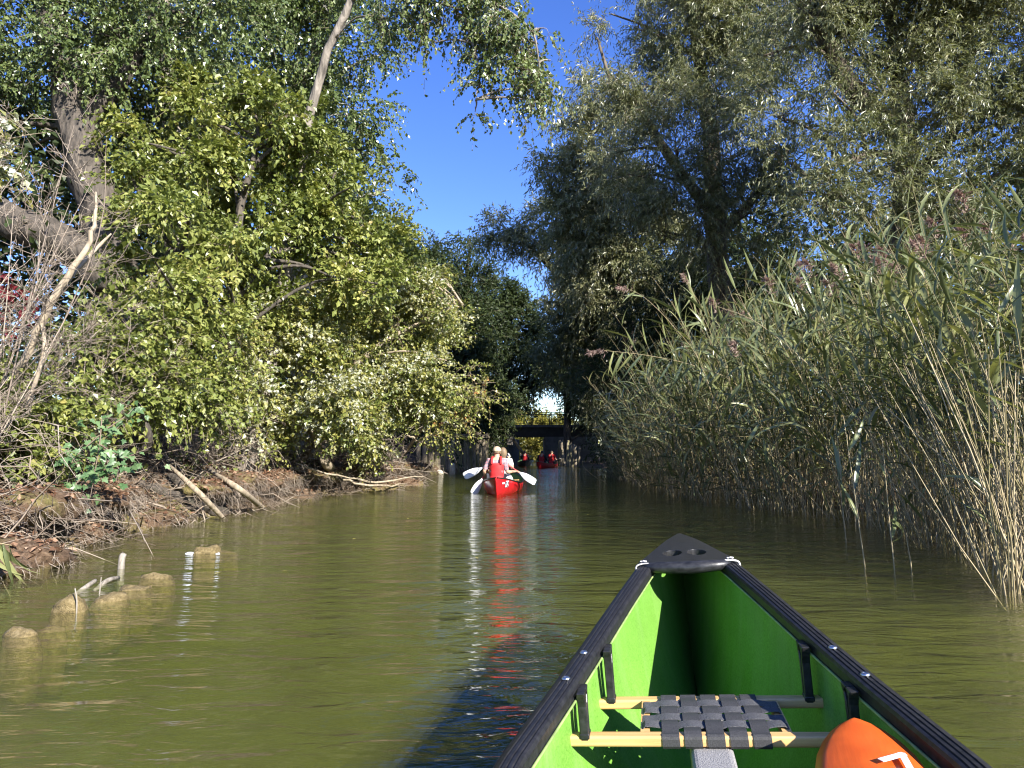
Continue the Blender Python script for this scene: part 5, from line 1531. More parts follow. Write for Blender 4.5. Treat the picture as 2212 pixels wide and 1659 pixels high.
# far trees left of the gap
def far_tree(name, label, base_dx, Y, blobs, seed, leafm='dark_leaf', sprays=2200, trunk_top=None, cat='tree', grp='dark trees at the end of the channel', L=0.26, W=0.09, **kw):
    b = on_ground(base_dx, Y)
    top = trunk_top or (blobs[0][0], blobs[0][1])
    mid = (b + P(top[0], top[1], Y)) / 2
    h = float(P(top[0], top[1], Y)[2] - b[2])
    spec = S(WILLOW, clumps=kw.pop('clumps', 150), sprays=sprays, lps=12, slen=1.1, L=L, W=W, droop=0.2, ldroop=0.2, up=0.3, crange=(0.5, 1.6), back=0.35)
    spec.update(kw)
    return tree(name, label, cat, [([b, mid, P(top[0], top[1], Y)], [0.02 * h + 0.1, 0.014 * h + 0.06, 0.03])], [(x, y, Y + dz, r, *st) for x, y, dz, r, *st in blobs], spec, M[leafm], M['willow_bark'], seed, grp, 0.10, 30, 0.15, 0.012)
far_tree('alder_tree', 'pointed dark tree, left of the two narrow tips beside the sky gap', 930, 47,
         [(945, 520, 0, 18, 1.5), (935, 580, 0, 38), (950, 640, 0, 48), (920, 700, 0, 55), (960, 760, 0, 55), (930, 840, 0, 60), (890, 620, 0, 45), (870, 560, 2, 35)], 201, sprays=3000)
far_tree('alder_tree', 'pointed dark tree, right of the two narrow tips beside the sky gap', 1010, 48,
         [(1013, 515, 0, 14, 1.8), (1012, 560, 0, 26), (1020, 610, 0, 38), (1000, 670, 0, 45), (1030, 730, 0, 50), (1010, 800, 0, 55), (1040, 860, 0, 50), (985, 880, 0, 55)], 202, sprays=3000)
far_tree('ash_tree', 'rounded dark tree behind the bridge with a paler sunlit top', 1110, 60,
         [(1085, 640, 0, 40), (1110, 690, 0, 45), (1140, 740, 0, 40), (1085, 750, 0, 50), (1120, 810, 0, 45), (1080, 840, 0, 45), (1150, 800, 0, 30), (1060, 690, 0, 35), (1105, 870, 0, 35)], 203, sprays=3300, L=0.3, W=0.11)
far_tree('ash_tree', 'dark tree standing right of the bridge opening', 1230, 53,
         [(1215, 700, 0, 45), (1260, 650, 0, 60), (1230, 780, 0, 50), (1290, 740, 0, 70), (1260, 840, 0, 55), (1310, 850, 0, 70), (1212, 840, 0, 26), (1250, 900, 0, 35), (1300, 930, 0, 40)], 204, sprays=4200)
far_tree('alder_tree', 'dark tree overhanging the boarded left end of the bridge', 1040, 52,
         [(1040, 900, 0, 40), (1068, 900, 0, 24), (1030, 950, 0, 30), (1065, 860, 0, 34), (1010, 940, 0, 40), (1100, 870, 0, 26), (1062, 945, 0, 18)], 205, sprays=1500)
far_tree('golden_bush', 'sunlit yellow bush seen through the bridge opening', 1160, 76,
         [(1150, 965, 0, 26), (1120, 950, 1, 30), (1180, 960, 1, 30), (1150, 930, 4, 40), (1200, 940, 3, 40), (1100, 940, 3, 40)], 206, 'gold_leaf', 2200, (1150, 940), 'shrub', None, L=0.32, W=0.13, up=0.6, crange=(0.4, 1.2))

# --- right bank willows
bw = on_ground(1960, 18)
tree('willow_tree', 'large near willow on the right with a thick dark upright trunk', 'tree',
     [([bw, P(1958, 700, 18), P(1955, 420, 18), P(1950, 260, 18), P(1935, 120, 18), P(1925, -40, 18.2)], [0.36, 0.34, 0.30, 0.27, 0.2, 0.14]),
      ([P(1950, 300, 18), P(1840, 190, 17.6), P(1790, 100, 17.3), P(1730, 0, 17), P(1690, -100, 17)], [0.24, 0.23, 0.2, 0.16, 0.1]),
      ([P(1954, 400, 18), P(2050, 300, 18.2), P(2085, 180, 18.3), P(2100, 60, 18.5)], [0.16, 0.14, 0.11, 0.07]),
      ([P(1952, 340, 18), P(1900, 330, 17.2), P(1820, 350, 16.6), P(1740, 380, 16.3)], [0.10, 0.08, 0.06, 0.03])],
     [(1750, 60, 16.8, 130), (1880, 30, 17.2, 130), (2020, 40, 17.5, 140), (2150, 80, 17.5, 140), (1800, 200, 16.4, 110), (1920, 200, 16.6, 110), (2060, 230, 17, 120), (2190, 260, 17, 120), (1850, 350, 16.2, 100), (2000, 380, 16.6, 100), (2130, 390, 16.8, 110), (1760, 440, 16, 80), (1680, 250, 16.6, 100), (1650, 120, 17, 90), (1900, 480, 16.4, 90), (2050, 490, 16.6, 90), (1700, 350, 16.3, 70), (2230, 140, 17, 100), (1830, -90, 17.5, 140), (2050, -80, 17.5, 140)],
     S(WILLOW, clumps=300, sprays=8600), M['willow_leaf'], M['willow_bark'], 301, 'willows along the right bank', 0.06, 190, 0.3)
bw = on_ground(1560, 24)
tree('willow_tree', 'tall willow in the middle of the right bank reaching to the top of the picture', 'tree',
     [([bw, P(1560, 800, 24), P(1550, 500, 24), P(1530, 250, 24), P(1500, 60, 24.3), P(1480, -120, 24.6)], [0.42, 0.40, 0.34, 0.26, 0.18, 0.1]),
      ([P(1550, 480, 24), P(1440, 330, 23.5), P(1380, 230, 23), P(1320, 180, 23)], [0.2, 0.16, 0.1, 0.04]), ([P(1548, 520, 24), P(1650, 400, 23.6), P(1700, 320, 23.5)], [0.18, 0.13, 0.08])],
     [(1480, 60, 23.5, 120), (1370, 60, 23.5, 80), (1320, 30, 23.5, 52), (1580, 60, 24, 120), (1420, 190, 23, 90), (1540, 200, 23.2, 110), (1350, 260, 22.8, 75), (1460, 320, 22.6, 100), (1580, 340, 22.8, 105), (1380, 380, 22.8, 85), (1500, 440, 22.4, 95), (1620, 460, 22.8, 85), (1430, 500, 23, 75), (1300, 200, 23.5, 38), (1330, 330, 23.5, 50), (1380, -60, 24, 90), (1540, -80, 24, 120), (1680, 20, 24, 100), (1290, 80, 23.8, 28), (1560, 540, 23, 80)],
     S(WILLOW, clumps=260, sprays=7600, slen=0.8, L=0.16, W=0.032, crange=(0.3, 1.1)), M['willow_leaf'], M['willow_bark'], 302, 'willows along the right bank', 0.07, 150, 0.3, 0.006)
bw = on_ground(1400, 33)
tree('willow_tree', 'rounded willow with pale sunlit lobes left of the tall middle one', 'tree',
     [([bw, P(1370, 820, 33), P(1330, 600, 33), P(1290, 400, 32.5), P(1270, 250, 32.5)], [0.45, 0.42, 0.34, 0.24, 0.1]), ([P(1330, 600, 33), P(1240, 480, 32), P(1190, 410, 32)], [0.22, 0.15, 0.06])],
     [(1285, 215, 32, 55), (1330, 270, 32, 70), (1270, 300, 31.6, 62), (1235, 360, 31.6, 55), (1180, 372, 31.5, 34), (1300, 390, 31.4, 80), (1240, 440, 31.6, 60), (1340, 480, 31.6, 90), (1270, 520, 31.8, 70), (1400, 560, 32, 90), (1310, 600, 32, 80), (1250, 590, 32.4, 55), (1225, 280, 32, 30)],
     S(WILLOW, clumps=190, sprays=4700, lps=13, slen=0.95, L=0.23, W=0.056, crange=(0.4, 1.2), tint_bias=0.12), M['willow_leaf'], M['willow_bark'], 303, 'willows along the right bank', 0.09, 70, 0.2, 0.008)
bw = on_ground(1330, 39)
tree('willow_tree', 'willow leaning left over the channel with a rounded lobe against the sky', 'tree',
     [([bw, P(1310, 850, 39), P(1270, 700, 39), P(1200, 590, 38.5), P(1130, 520, 38)], [0.45, 0.42, 0.34, 0.22, 0.08])],
     [(1090, 492, 38, 36), (1110, 530, 38, 34), (1150, 532, 38, 36), (1205, 480, 38, 48), (1202, 555, 38, 44), (1248, 640, 38.5, 54), (1290, 560, 38.5, 70), (1210, 690, 38.5, 42), (1280, 720, 38.5, 72), (1200, 760, 39, 34), (1230, 820, 39, 50), (1300, 820, 39, 70), (1350, 680, 38.5, 80)],
     S(WILLOW, clumps=190, sprays=4700, lps=13, slen=1.0, L=0.25, W=0.06, crange=(0.4, 1.2)), M['willow_leaf'], M['willow_bark'], 304, 'willows along the right bank', 0.1, 60, 0.2, 0.01)
bw = on_ground(1480, 29)
tree('willow_tree', 'shaded low willow filling the dark space behind the reed bed', 'tree',
     [([bw, P(1480, 850, 29), P(1470, 700, 29), P(1450, 600, 29)], [0.3, 0.28, 0.2, 0.1])],
     [(1430, 640, 28, 90), (1520, 640, 28, 90), (1400, 760, 28, 90), (1500, 780, 28, 100), (1400, 880, 28.5, 90), (1620, 700, 27, 110), (1330, 820, 29, 70), (1340, 920, 30, 60), (1480, 900, 28, 90), (1600, 600, 26, 90)],
     S(WILLOW, clumps=220, sprays=3400, slen=0.9, L=0.18, W=0.045, crange=(0.4, 1.1), tint_bias=-0.15), M['dark_leaf'], M['willow_bark'], 305, 'willows along the right bank', 0.07, 50, 0.2, 0.008)  # shade put into the colour: dark leaves instead of the willow tone

# thick cover behind both banks
def woods(name, label, spots, n, leafm, seed):
    g = np.random.default_rng(seed)
    V, Fs, T, nn = [], [], [], 0
    for (x, y, z, r, h) in spots:
        ls = float(np.clip(0.0105 * math.hypot(x, y), 0.11, 0.36))
        k = int(n * r * h * (0.22 / ls) ** 2)
        d = sphere_dirs(g, k); q = np.array([x, y, z]) + d * np.array([r, r, h]) * (0.7 + 0.3 * g.random(k))[:, None]
        q = q[q[:, 2] > 0.1]
        k = len(q)
        v, f = leaf_arrays(q, g.normal(size=(k, 3)), g.normal(size=(k, 3)) + np.array([0, 0, 0.6]), ls * (0.75 + 0.6 * g.random(k)), ls * (0.5 + 0.4 * g.random(k)))
        V.append(v); Fs.append(f + nn); nn += len(v); T.append(np.repeat(np.clip(g.random() * .5 + g.random(k) * .5, 0, 1), 4))
    o = np_mesh(name, np.concatenate(V), np.concatenate(Fs), None, leafm, False, np.concatenate(T))
    tag(o, label, None, None, 'stuff')
g = np.random.default_rng(55)
sp = []
for y in np.arange(9, 62, 3.2):
    for k in range(2):
        x = float(xl(y)) - 4.5 - 3.5 * k - g.random() * 1.5 - max(0, (16 - y)) * 0.25
        h = (3.2 + 1.5 * k + g.random()) * (1.0 if y < 30 else 1.2)
        sp.append((x, y + g.normal(), float(ground_z(x, y)) + h * 0.72, 2.3 + g.random(), h))
for i in range(16):
    y = 11 + i * 1.7
    sp.append((float(xl(y)) - 10.5 - 2 * g.random() - max(0, 15 - y) * .3, y + 3, 6.5 + 2 * g.random(), 3.0, 4.5 + g.random()))
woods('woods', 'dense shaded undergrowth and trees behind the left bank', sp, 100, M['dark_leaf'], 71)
sp = []
for y in np.arange(12, 70, 3.2):
    for k in range(2):
        x = float(xr(y)) + 6.0 + 3.5 * k + g.random() * 1.5 + (2 if y < 20 else 0)
        h = (3.0 + 1.3 * k + g.random()) * (1.7 if y > 26 else 1.0)
        sp.append((x, y + g.normal(), float(ground_z(x, y)) + h * 0.72, 2.3 + g.random(), h))
for i in range(14):
    y = 15 + i * 1.6
    sp.append((float(xr(y)) + 12.0 + 2 * g.random(), y + 4, 6.0 + 1.5 * g.random(), 3.2, 4.5 + g.random()))
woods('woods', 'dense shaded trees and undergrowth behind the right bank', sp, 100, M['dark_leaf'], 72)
sp = [(x, 82 + 3 * math.sin(x), 2.0, 3.2, 3.0 + math.sin(x * 2)) for x in np.arange(-40, 45, 4.2)]
woods('woods', 'sunlit scrub on the far side of the bridge', sp, 150, M['gold_leaf'], 73)

# ------------------------------------------------------------------ reed bed on the right bank
grd = np.random.default_rng(909)
def reed_leaf_arrays(segs=5):
    """one blade along +y, arching down: unit length 1, unit width 1"""
    t = np.linspace(0, 1, segs + 1)
    w = np.interp(t, [0, 0.12, 0.4, 0.75, 1], [0.35, 0.9, 1.0, 0.62, 0.03]) / 2
    V = []
    for i, tt in enumerate(t):
        y, z = tt * (1 - 0.10 * tt), -0.32 * tt ** 2.2
        V += [(-w[i], y, z + 0.0), (0, y, z - 0.004), (w[i], y, z + 0.0)]
    Q = []
    for i in range(segs):
        for j in range(2): Q.append((i * 3 + j, i * 3 + j + 1, i * 3 + 4 + j, i * 3 + 3 + j))
    return np.array(V), np.array(Q)
RLV, RLQ = reed_leaf_arrays(5)
def reed_leaf_mesh(L, W, tint, twist, droop):
    v = RLV.copy()
    t = v[:, 1]
    v[:, 2] = v[:, 2] * droop - np.where(np.abs(v[:, 0]) < 1e-9, 0.08, 0) * W / L
    a = twist * t
    x, z = v[:, 0] * W / L, v[:, 2]
    v = np.stack([x * np.cos(a), t, z + x * np.sin(a)], -1) * L
    me = bpy.data.meshes.new('leaf')
    me.from_pydata([tuple(q) for q in v], [], [tuple(q) for q in RLQ])
    me.attributes.new('tint', 'FLOAT', 'POINT').data.foreach_set('value', np.clip(tint + 0.12 * np.repeat(np.linspace(0, 1, 6), 3) ** 3, 0, 1).astype(np.float32))
    me.polygons.foreach_set('use_smooth', np.ones(len(me.polygons), bool))
    me.materials.append(M['reed_leaf'])
    return me, v
LEAFM = [reed_leaf_mesh(0.48 + 0.24 * grd.random(), 0.036 + 0.018 * grd.random(), tn, grd.normal() * 0.9, dp) for tn, dp in ((0.1, 1.0), (0.25, 1.5), (0.35, 0.7), (0.45, 1.2), (0.55, 1.8), (0.65, 0.9), (0.3, 2.2), (0.8, 1.4), (0.5, 0.5), (0.93, 2.0))]

def plume_arrays(g, base, d, L=0.30, n=90):
    d = norm(np.array(d, float)); side = norm(np.cross(d, [0.3, 0.2, 1.0]) + g.normal(size=3) * 0.2)
    t = g.random(n) ** 0.8
    p = np.array(base) + d * (t * L)[:, None] + side * (0.05 * np.sin(t * 3) * L / 0.3)[:, None] - np.array([0, 0, 1.0]) * (0.25 * L * t ** 2)[:, None]
    p = p + g.normal(size=(n, 3)) * 0.022 * (1.15 - t)[:, None]
    ld = norm(d * 0.6 + side * 0.5 + g.normal(size=(n, 3)) * 0.45 - np.array([0, 0, 0.75]))
    v, f = leaf_arrays(p, ld, g.normal(size=(n, 3)), 0.05 + 0.05 * g.random(n), 0.010 + 0.006 * g.random(n))
    return v, f, np.repeat(g.random(n), 4)

class ReedProto:
    """one kind of reed in its own frame: it leans towards +x"""
    def __init__(s, h, lean, bend, nl, plume, seed, tint, lo=0.42):
        g = np.random.default_rng(seed)
        M_ = 9
        t = np.linspace(0, 1, M_)
        ang = lean + bend * t ** 2
        dx, dz = np.sin(ang), np.cos(ang)
        x = np.concatenate([[0], np.cumsum((dx[1:] + dx[:-1]) / 2)]) * h / (M_ - 1)
        z = np.concatenate([[0], np.cumsum((dz[1:] + dz[:-1]) / 2)]) * h / (M_ - 1)
        s.path = np.stack([x, 0.02 * np.sin(t * 7 + seed), z - 0.25], -1)
        s.rad = np.interp(t, [0, 1], [0.0062, 0.0022])
        sv, sf = tubes(s.path[None], s.rad[None], 5)
        s.stem = (sv, sf, np.full(len(sv), tint))
        s.leaves = []
        az0 = g.random() * 6.28
        for k in range(nl):
            tt = lo + (0.97 - lo) * (k + g.random() * .6) / nl
            p = np.array([np.interp(tt, t, s.path[:, i]) for i in range(3)])
            st = norm(np.array([np.interp(tt, t, dx), 0, np.interp(tt, t, dz)]))
            az = az0 + math.pi * k + g.normal() * 0.7
            out = np.array([math.cos(az), math.sin(az), 0.0]); out = norm(out - st * out.dot(st))
            a = R(38 + 14 * g.normal())
            y = norm(st * math.cos(a) + out * math.sin(a))
            zax = norm(st * math.sin(a) - out * math.cos(a))
            xx = np.cross(y, zax)
            k_ = (0.75 + 0.5 * g.random()) * (1.0 if tt < 0.85 else 0.75)
            m4 = np.eye(4); m4[:3, 0], m4[:3, 1], m4[:3, 2], m4[:3, 3] = xx * k_, y * k_, zax * k_, p
            s.leaves.append((int(g.integers(0, 7 if tint < 0.5 else 10)), m4))
        s.plume = plume_arrays(g, s.path[-1], [dx[-1], 0, dz[-1]], 0.24 + 0.1 * g.random()) if plume else None
        s.plain = None
    def meshes(s):
        if s.plain is None:
            o = np_mesh('stem', s.stem[0], s.stem[1], None, M['reed_stem'], True, s.stem[2]); s.me_stem = o.data; bpy.data.objects.remove(o)
            s.me_pl = None
            if s.plume:
                o = np_mesh('plume', s.plume[0], s.plume[1], None, M['plume'], False, s.plume[2]); s.me_pl = o.data; bpy.data.objects.remove(o)
            s.plain = True
PROT = []
for i in range(20):
    lean = [0.06, 0.14, 0.24, 0.36, 0.5][i % 5]
    PROT.append(ReedProto(3.0 + 1.5 * grd.random() - (0.5 if lean > 0.3 else 0), lean, 0.12 + 0.5 * grd.random(), int(grd.integers(8, 12)) + (4 if i >= 10 else 0), i in (2,), 400 + i, 0.15 + 0.75 * grd.random(), 0.42 if i < 10 else 0.12))
DRY = [ReedProto(2.2 + 1.3 * grd.random(), 0.08 + 0.32 * grd.random(), 0.2 * grd.random(), int(grd.integers(0, 3)), False, 500 + i, 0.72 + 0.25 * grd.random()) for i in range(8)]

def put_reed(pr, loc, rz, sc, label, group='reeds of the reed bed', tip=(0, 0)):
    pr.meshes()
    root = empty('reed', loc, (tip[0], tip[1], rz)); root.scale = (sc, sc, sc)
    tag(root, label, 'reed', group)
    o = bpy.data.objects.new('stem', pr.me_stem); COL.objects.link(o); o.parent = root
    for li, m4 in pr.leaves:
        o = bpy.data.objects.new('leaf', LEAFM[li][0]); COL.objects.link(o); o.parent = root
        o.matrix_local = Matrix(m4.tolist())
    if pr.me_pl:
        o = bpy.data.objects.new('plume', pr.me_pl); COL.objects.link(o); o.parent = root
    return root

NREED = 1500
yy = 4.9 + 24.5 * grd.random(NREED) ** 1.25
dd = 4.6 * grd.random(NREED) ** 1.35 - 0.15
xx = xr(yy) + dd + 0.25 * noise2(yy * 1.3, yy * 0.7, 5)
score = yy * 0.55 + np.maximum(dd, 0) * 3.2
order = np.argsort(score)
inst = []
for rank, i in enumerate(order):
    dry = grd.random() < (0.34 if dd[i] < 1.0 else 0.15)
    edge = dd[i] < 0.7
    if dry: pr = DRY[int(grd.integers(0, len(DRY)))]
    else:
        j = int(grd.integers(0, 10)) + (10 if grd.random() < np.interp(yy[i], [6, 9, 13], [0.1, 0.35, 0.85]) else 0)
        if (not edge or yy[i] < 8.5) and j % 5 > 2: j -= 2
        pr = PROT[j]
    # lean mostly towards the water, sometimes any way
    rz = math.pi + grd.normal() * 0.75 if grd.random() < (0.72 if edge else 0.45) else grd.random() * 6.28
    if dry or yy[i] < 7: rz = grd.random() * 6.28
    sc = (0.92 + 0.22 * grd.random()) * (1.0 + 0.05 * min(dd[i], 3)) * float(np.interp(yy[i], [5, 8, 14, 22, 29], [0.82, 0.95, 1.02, 0.84, 0.6]))
    z = min(float(ground_z(xx[i], yy[i])), 0.2)
    inst.append((pr, (float(xx[i]), float(yy[i]), z), rz, sc, dry))
n_ind = 0
A_stem, A_leaf, A_pl = Acc(), Acc(), Acc()
for rank, (pr, loc, rz, sc, dry) in enumerate(inst):
    if rank < 285:
        if dry: lab = 'dry straw coloured reed stalk among the green ones at the water edge'
        elif pr.plume: lab = 'green reed topped by a purple brown plume at the water edge'
        else: lab = 'green reed without a plume at the front of the reed bed'
        put_reed(pr, loc, rz, sc, lab)
    else:
        c, s = math.cos(rz) * sc, math.sin(rz) * sc
        rot = np.array([[c, -s, 0], [s, c, 0], [0, 0, sc]])
        lo = np.array(loc)
        A_stem.add(pr.stem[0] @ rot.T + lo, pr.stem[1], pr.stem[2])
        dz = grd.normal() * 0.06
        for li, m4 in pr.leaves:
            lv = LEAFM[li][1] @ m4[:3, :3].T + m4[:3, 3]
            tn = np.clip(LEAF_T[li] + dz, 0, 1) if False else np.full(len(lv), np.clip((0.1, 0.25, 0.35, 0.45, 0.55, 0.65, 0.3, 0.8, 0.5, 0.93)[li] + dz, 0, 1))
            A_leaf.add(lv @ rot.T + lo, RLQ, tn)
        if pr.plume: A_pl.add(pr.plume[0] @ rot.T + lo, pr.plume[1], pr.plume[2])
# broken and leaning dry stems between the green ones
nd_ = 1700
y0 = 4.8 + 22 * grd.random(nd_) ** 1.9; d0 = 2.6 * grd.random(nd_) ** 1.5 - 0.2
x0 = xr(y0) + d0
L_ = 0.5 + 1.9 * grd.random(nd_); th = np.minimum(np.abs(grd.normal(size=nd_)) * 0.36, 0.8); ph = grd.random(nd_) * 6.28
dr_ = np.stack([np.sin(th) * np.cos(ph), np.sin(th) * np.sin(ph), np.cos(th)], -1)
b0 = np.stack([x0, y0, np.minimum(ground_z(x0, y0), 0.2) - 0.12], -1)
md = b0 + dr_ * (L_ * .5)[:, None] + grd.normal(size=(nd_, 3)) * 0.03
e0 = b0 + dr_ * L_[:, None] - np.array([0, 0, 1.0]) * (0.08 * L_ * th)[:, None]
v, f = tubes(np.stack([b0, md, e0], 1), np.repeat(np.array([[0.0055, 0.005, 0.003]]), nd_, 0) * (0.7 + 0.6 * grd.random((nd_, 1))), 4)
A_stem.add(v, f, np.repeat(0.35 + 0.65 * grd.random(nd_), 12))
rb = empty('reed_bed', (6, 14, 0))
tag(rb, 'dense reed bed of green leaves and dry stalks behind the front reeds', 'reeds', None, 'stuff')
for A, nm, mm, sm in ((A_stem, 'stems', 'reed_stem', True), (A_leaf, 'leaves', 'reed_leaf', True), (A_pl, 'plumes', 'plume', False)):
    o = A.build(nm, None, M[mm], sm); o.parent = rb; o.matrix_parent_inverse = Matrix.Translation((-6, -14, 0)); tag(o, kind='stuff')

def custom_reed(label, pts, plume=True, leaves=10, hang=True, r=0.006, tint=0.6, t0=0.3, seed=1, lscale=1.0):
    g = np.random.default_rng(seed)
    pts = np.array(pts, float); base = pts[0].copy()
    q = smooth_path(pts - base, 24)
    root = empty('reed', tuple(base)); tag(root, label, 'reed')
    v, f = tubes(q[None], np.linspace(r, r * .4, 24)[None], 6)
    np_mesh('stem', v, f, root, M['reed_stem'], True, np.full(len(v), tint))
    for k in range(leaves):
        i = int(np.clip((t0 + (1 - t0) * (k + .5) / max(leaves, 1)) * 23, 0, 22))
        st = norm(q[i + 1] - q[i])
        if hang: y = norm(np.array([0.25 * g.normal() - 0.1, 0.25 * g.normal(), -1.0]) + st * 0.55)
        else: y = norm(st * 0.8 + g.normal(size=3) * 0.6)
        zax = norm(np.cross(np.cross(y, np.array([0.3 * g.normal(), -1, 0.4])), y)); x_ = np.cross(y, zax)
        kk = (0.7 + 0.4 * g.random()) * lscale
        m4 = np.eye(4); m4[:3, 0], m4[:3, 1], m4[:3, 2], m4[:3, 3] = x_ * kk, y * kk, zax * kk, q[i]
        o = bpy.data.objects.new('leaf', LEAFM[int(g.integers(0, 7))][0]); COL.objects.link(o); o.parent = root; o.matrix_local = Matrix(m4.tolist())
    if plume:
        pv, pf, pt = plume_arrays(g, q[-1], q[-1] - q[-3], 0.26, 110)
        np_mesh('plume', pv, pf, root, M['plume'], False, pt)
    return root
custom_reed('long reed arching far out over the water with hanging leaves and a brown plume', [P(1720, 1085, 12.6), P(1670, 930, 12.4), P(1590, 830, 12.2), P(1500, 790, 12.0), P(1400, 768, 11.8), P(1305, 757, 11.7)], True, 18, True, 0.007, 0.7, 0.35, 21)
custom_reed('reed bowing left above the arching one with a small drooping plume', [P(1600, 1060, 13.4), P(1520, 800, 13.2), P(1450, 700, 13.0), P(1395, 645, 12.9), P(1362, 626, 12.8)], True, 5, False, 0.006, 0.8, 0.3, 22)
custom_reed('upright reed with a tufted purple plume standing above the left end of the bed', [P(1560, 1060, 13.6), P(1545, 800, 13.4), P(1515, 680, 13.2), P(1488, 610, 13.1)], True, 9, False, 0.006, 0.5, 0.3, 23)
custom_reed('reed with a large hanging plume in the middle of the bed front', [P(1690, 1090, 10.4), P(1650, 950, 10.2), P(1618, 850, 10.0), P(1598, 765, 9.9)], True, 6, True, 0.006, 0.6, 0.3, 24)
custom_reed('bare pale reed stem crossing the bed from upper left to lower right', [P(2020, 1130, 8.4), P(1900, 960, 8.5), P(1780, 820, 8.6), P(1640, 700, 8.8), P(1545, 660, 9.0)], False, 6, True, 0.0065, 0.85, 0.1, 25)
custom_reed('pale reed stem bent almost level across the middle of the bed', [P(2140, 1128, 8.9), P(2070, 1116, 8.9), P(1960, 1108, 9.0), P(1885, 1104, 9.2)], False, 2, False, 0.0065, 0.9, 0.2, 26)
def in_water(label, base, pts, seed, leaves=2, r=0.0065):
    g_ = G(*base)
    custom_reed(label, [g_ + np.array([0, 0, -0.3]), g_] + [P(x, y, g_[1] + dy) for x, y, dy in pts], False, leaves, False, r, 0.8, 0.45, seed)
in_water('long yellowish reed standing alone in the water nearest the canoe bow', (1868, 1224), [(1855, 1130, .02), (1842, 1036, .06), (1822, 900, .15)], 31, 3)
in_water('lone reed in the water right of the long yellowish one', (1932, 1231), [(1926, 1170, .02), (1919, 1100, .05), (1905, 940, .1)], 32, 3)
in_water('short broken reed stub in the water, third from the canoe bow', (1969, 1232), [(1963, 1190, 0), (1957, 1157, 0)], 33, 0)
in_water('lone reed in the water left of the long yellowish one', (1828, 1172), [(1822, 1110, .02), (1815, 1010, .05), (1800, 860, .1)], 34, 3)
in_water('stout reed rising beside the right edge with broad leaves', (2168, 1258), [(2160, 1180, 0), (2150, 1020, .05), (2145, 820, .1), (2160, 640, .2)], 35, 10, 0.008)
in_water('low bent reed trailing in the water left of the reed bed end', (1310, 1045), [(1285, 1030, -.2), (1262, 1010, -.4), (1258, 995, -.4)], 36, 0)
# broad blades hanging into the picture at the lower left
custom_reed('few long reed blades drooping over the water at the lower left edge', [P(-60, 1240, 5.2), P(-50, 1190, 5.2), P(-20, 1172, 5.25), P(25, 1178, 5.3)], False, 9, True, 0.006, 0.7, 0.3, 41, 0.8)

# ------------------------------------------------------------------ bare shrubs and debris on the left bank
def bare_shrub(label, base, shoots, seed, r0=0.016, matn='pale_twig', levels=2, kids=5, rmin=0.0026, name='bare_shrub', cat='shrub'):
    """shoots: (tip point) list; each shoot grows twigs from its sides"""
    g = np.random.default_rng(seed)
    base = np.array(base, float)
    main, T = [], []
    for tip in shoots:
        tip = np.array(tip, float); mid = base + (tip - base) * 0.45 + g.normal(size=3) * 0.08 * np.linalg.norm(tip - base) + np.array([0, 0, 0.08 * np.linalg.norm(tip - base)])
        main.append((smooth_path([base + g.normal(size=3) * 0.05, mid, tip], 10), np.linspace(r0, r0 * .25, 10)))
    fine = []
    cur = main
    for lv in range(levels):
        nxt = []
        for q, rr in cur:
            Lq = np.linalg.norm(q[-1] - q[0])
            for k in range(kids + (2 if lv == 0 else 0)):
                i = int(g.integers(2, 9)); d = norm(q[i + 1 if i < 9 else i] - q[i - 1])
                d2 = norm(d * 0.7 + g.normal(size=3) * 0.5 + np.array([0, 0, 0.08]))
                l2 = Lq * (0.26 + 0.30 * g.random()) * (1 - 0.05 * i)
                p = np.stack([q[i] + d2 * l2 * t + g.normal(size=3) * 0.035 * l2 * (t > 0) for t in np.linspace(0, 1, 5)])
                nxt.append((smooth_path(p, 10), np.linspace(max(rr[i] * .65, rmin * 1.15), max(rr[i] * .2, rmin), 10)))
        fine += nxt; cur = nxt
    root = empty(name, tuple(base)); tag(root, label, cat, 'bare twiggy shrubs on the left bank')
    v, f = tubes(np.array([m[0] for m in main]) - base, np.array([m[1] for m in main]), 6)
    np_mesh('stems', v, f, root, M[matn], True, np.repeat(0.3 + .7 * g.random(len(main)), 60))
    v, f = tubes(np.array([m[0][::3] for m in fine]) - base, np.array([m[1][::3] for m in fine]), 3)
    tag(np_mesh('twigs', v, f, root, M[matn], True, np.repeat(g.random(len(fine)), 12)), kind='stuff')
    return root
def at(dx, dy, Y): return P(dx, dy, Y)
bare_shrub('bare shrub with pale twigs fanning up in front of the huge low limb', on_ground(-40, 7.4), [at(60, 330, 7.6), at(160, 270, 7.8), at(230, 300, 8), at(150, 440, 7.6), at(200, 390, 7.9), at(30, 440, 7.3), at(-30, 300, 7.4), at(120, 520, 7.5)], 61, 0.011, levels=3, kids=5)
bare_shrub('tangled bare shrub with fine twigs at the left edge under the huge limb', on_ground(-70, 7.0), [at(40, 560, 7), at(110, 600, 7.2), at(140, 690, 7.2), at(60, 700, 7), at(10, 640, 6.9), at(90, 760, 7.1), at(150, 800, 7.3)], 62, 0.010, levels=3, kids=5)
bare_shrub('bare arching shrub spreading behind the foot of the dead stem', on_ground(90, 8.4), [at(40, 700, 8.2), at(180, 690, 8.3), at(290, 640, 8.6), at(330, 720, 8.8), at(230, 790, 8.4), at(120, 740, 8.2), at(380, 780, 9.2), at(300, 840, 8.8)], 63, 0.009, levels=3, kids=5)
bare_shrub('brown dead shrub sprawling over the bank edge right of the ivy', on_ground(420, 12.2), [at(330, 900, 11.8), at(420, 880, 12), at(500, 920, 12.2), at(560, 950, 12.6), at(450, 980, 11.6), at(520, 1010, 11.9), at(360, 970, 11.3), at(600, 900, 13)], 64, 0.014, levels=3, kids=5, rmin=0.0036)
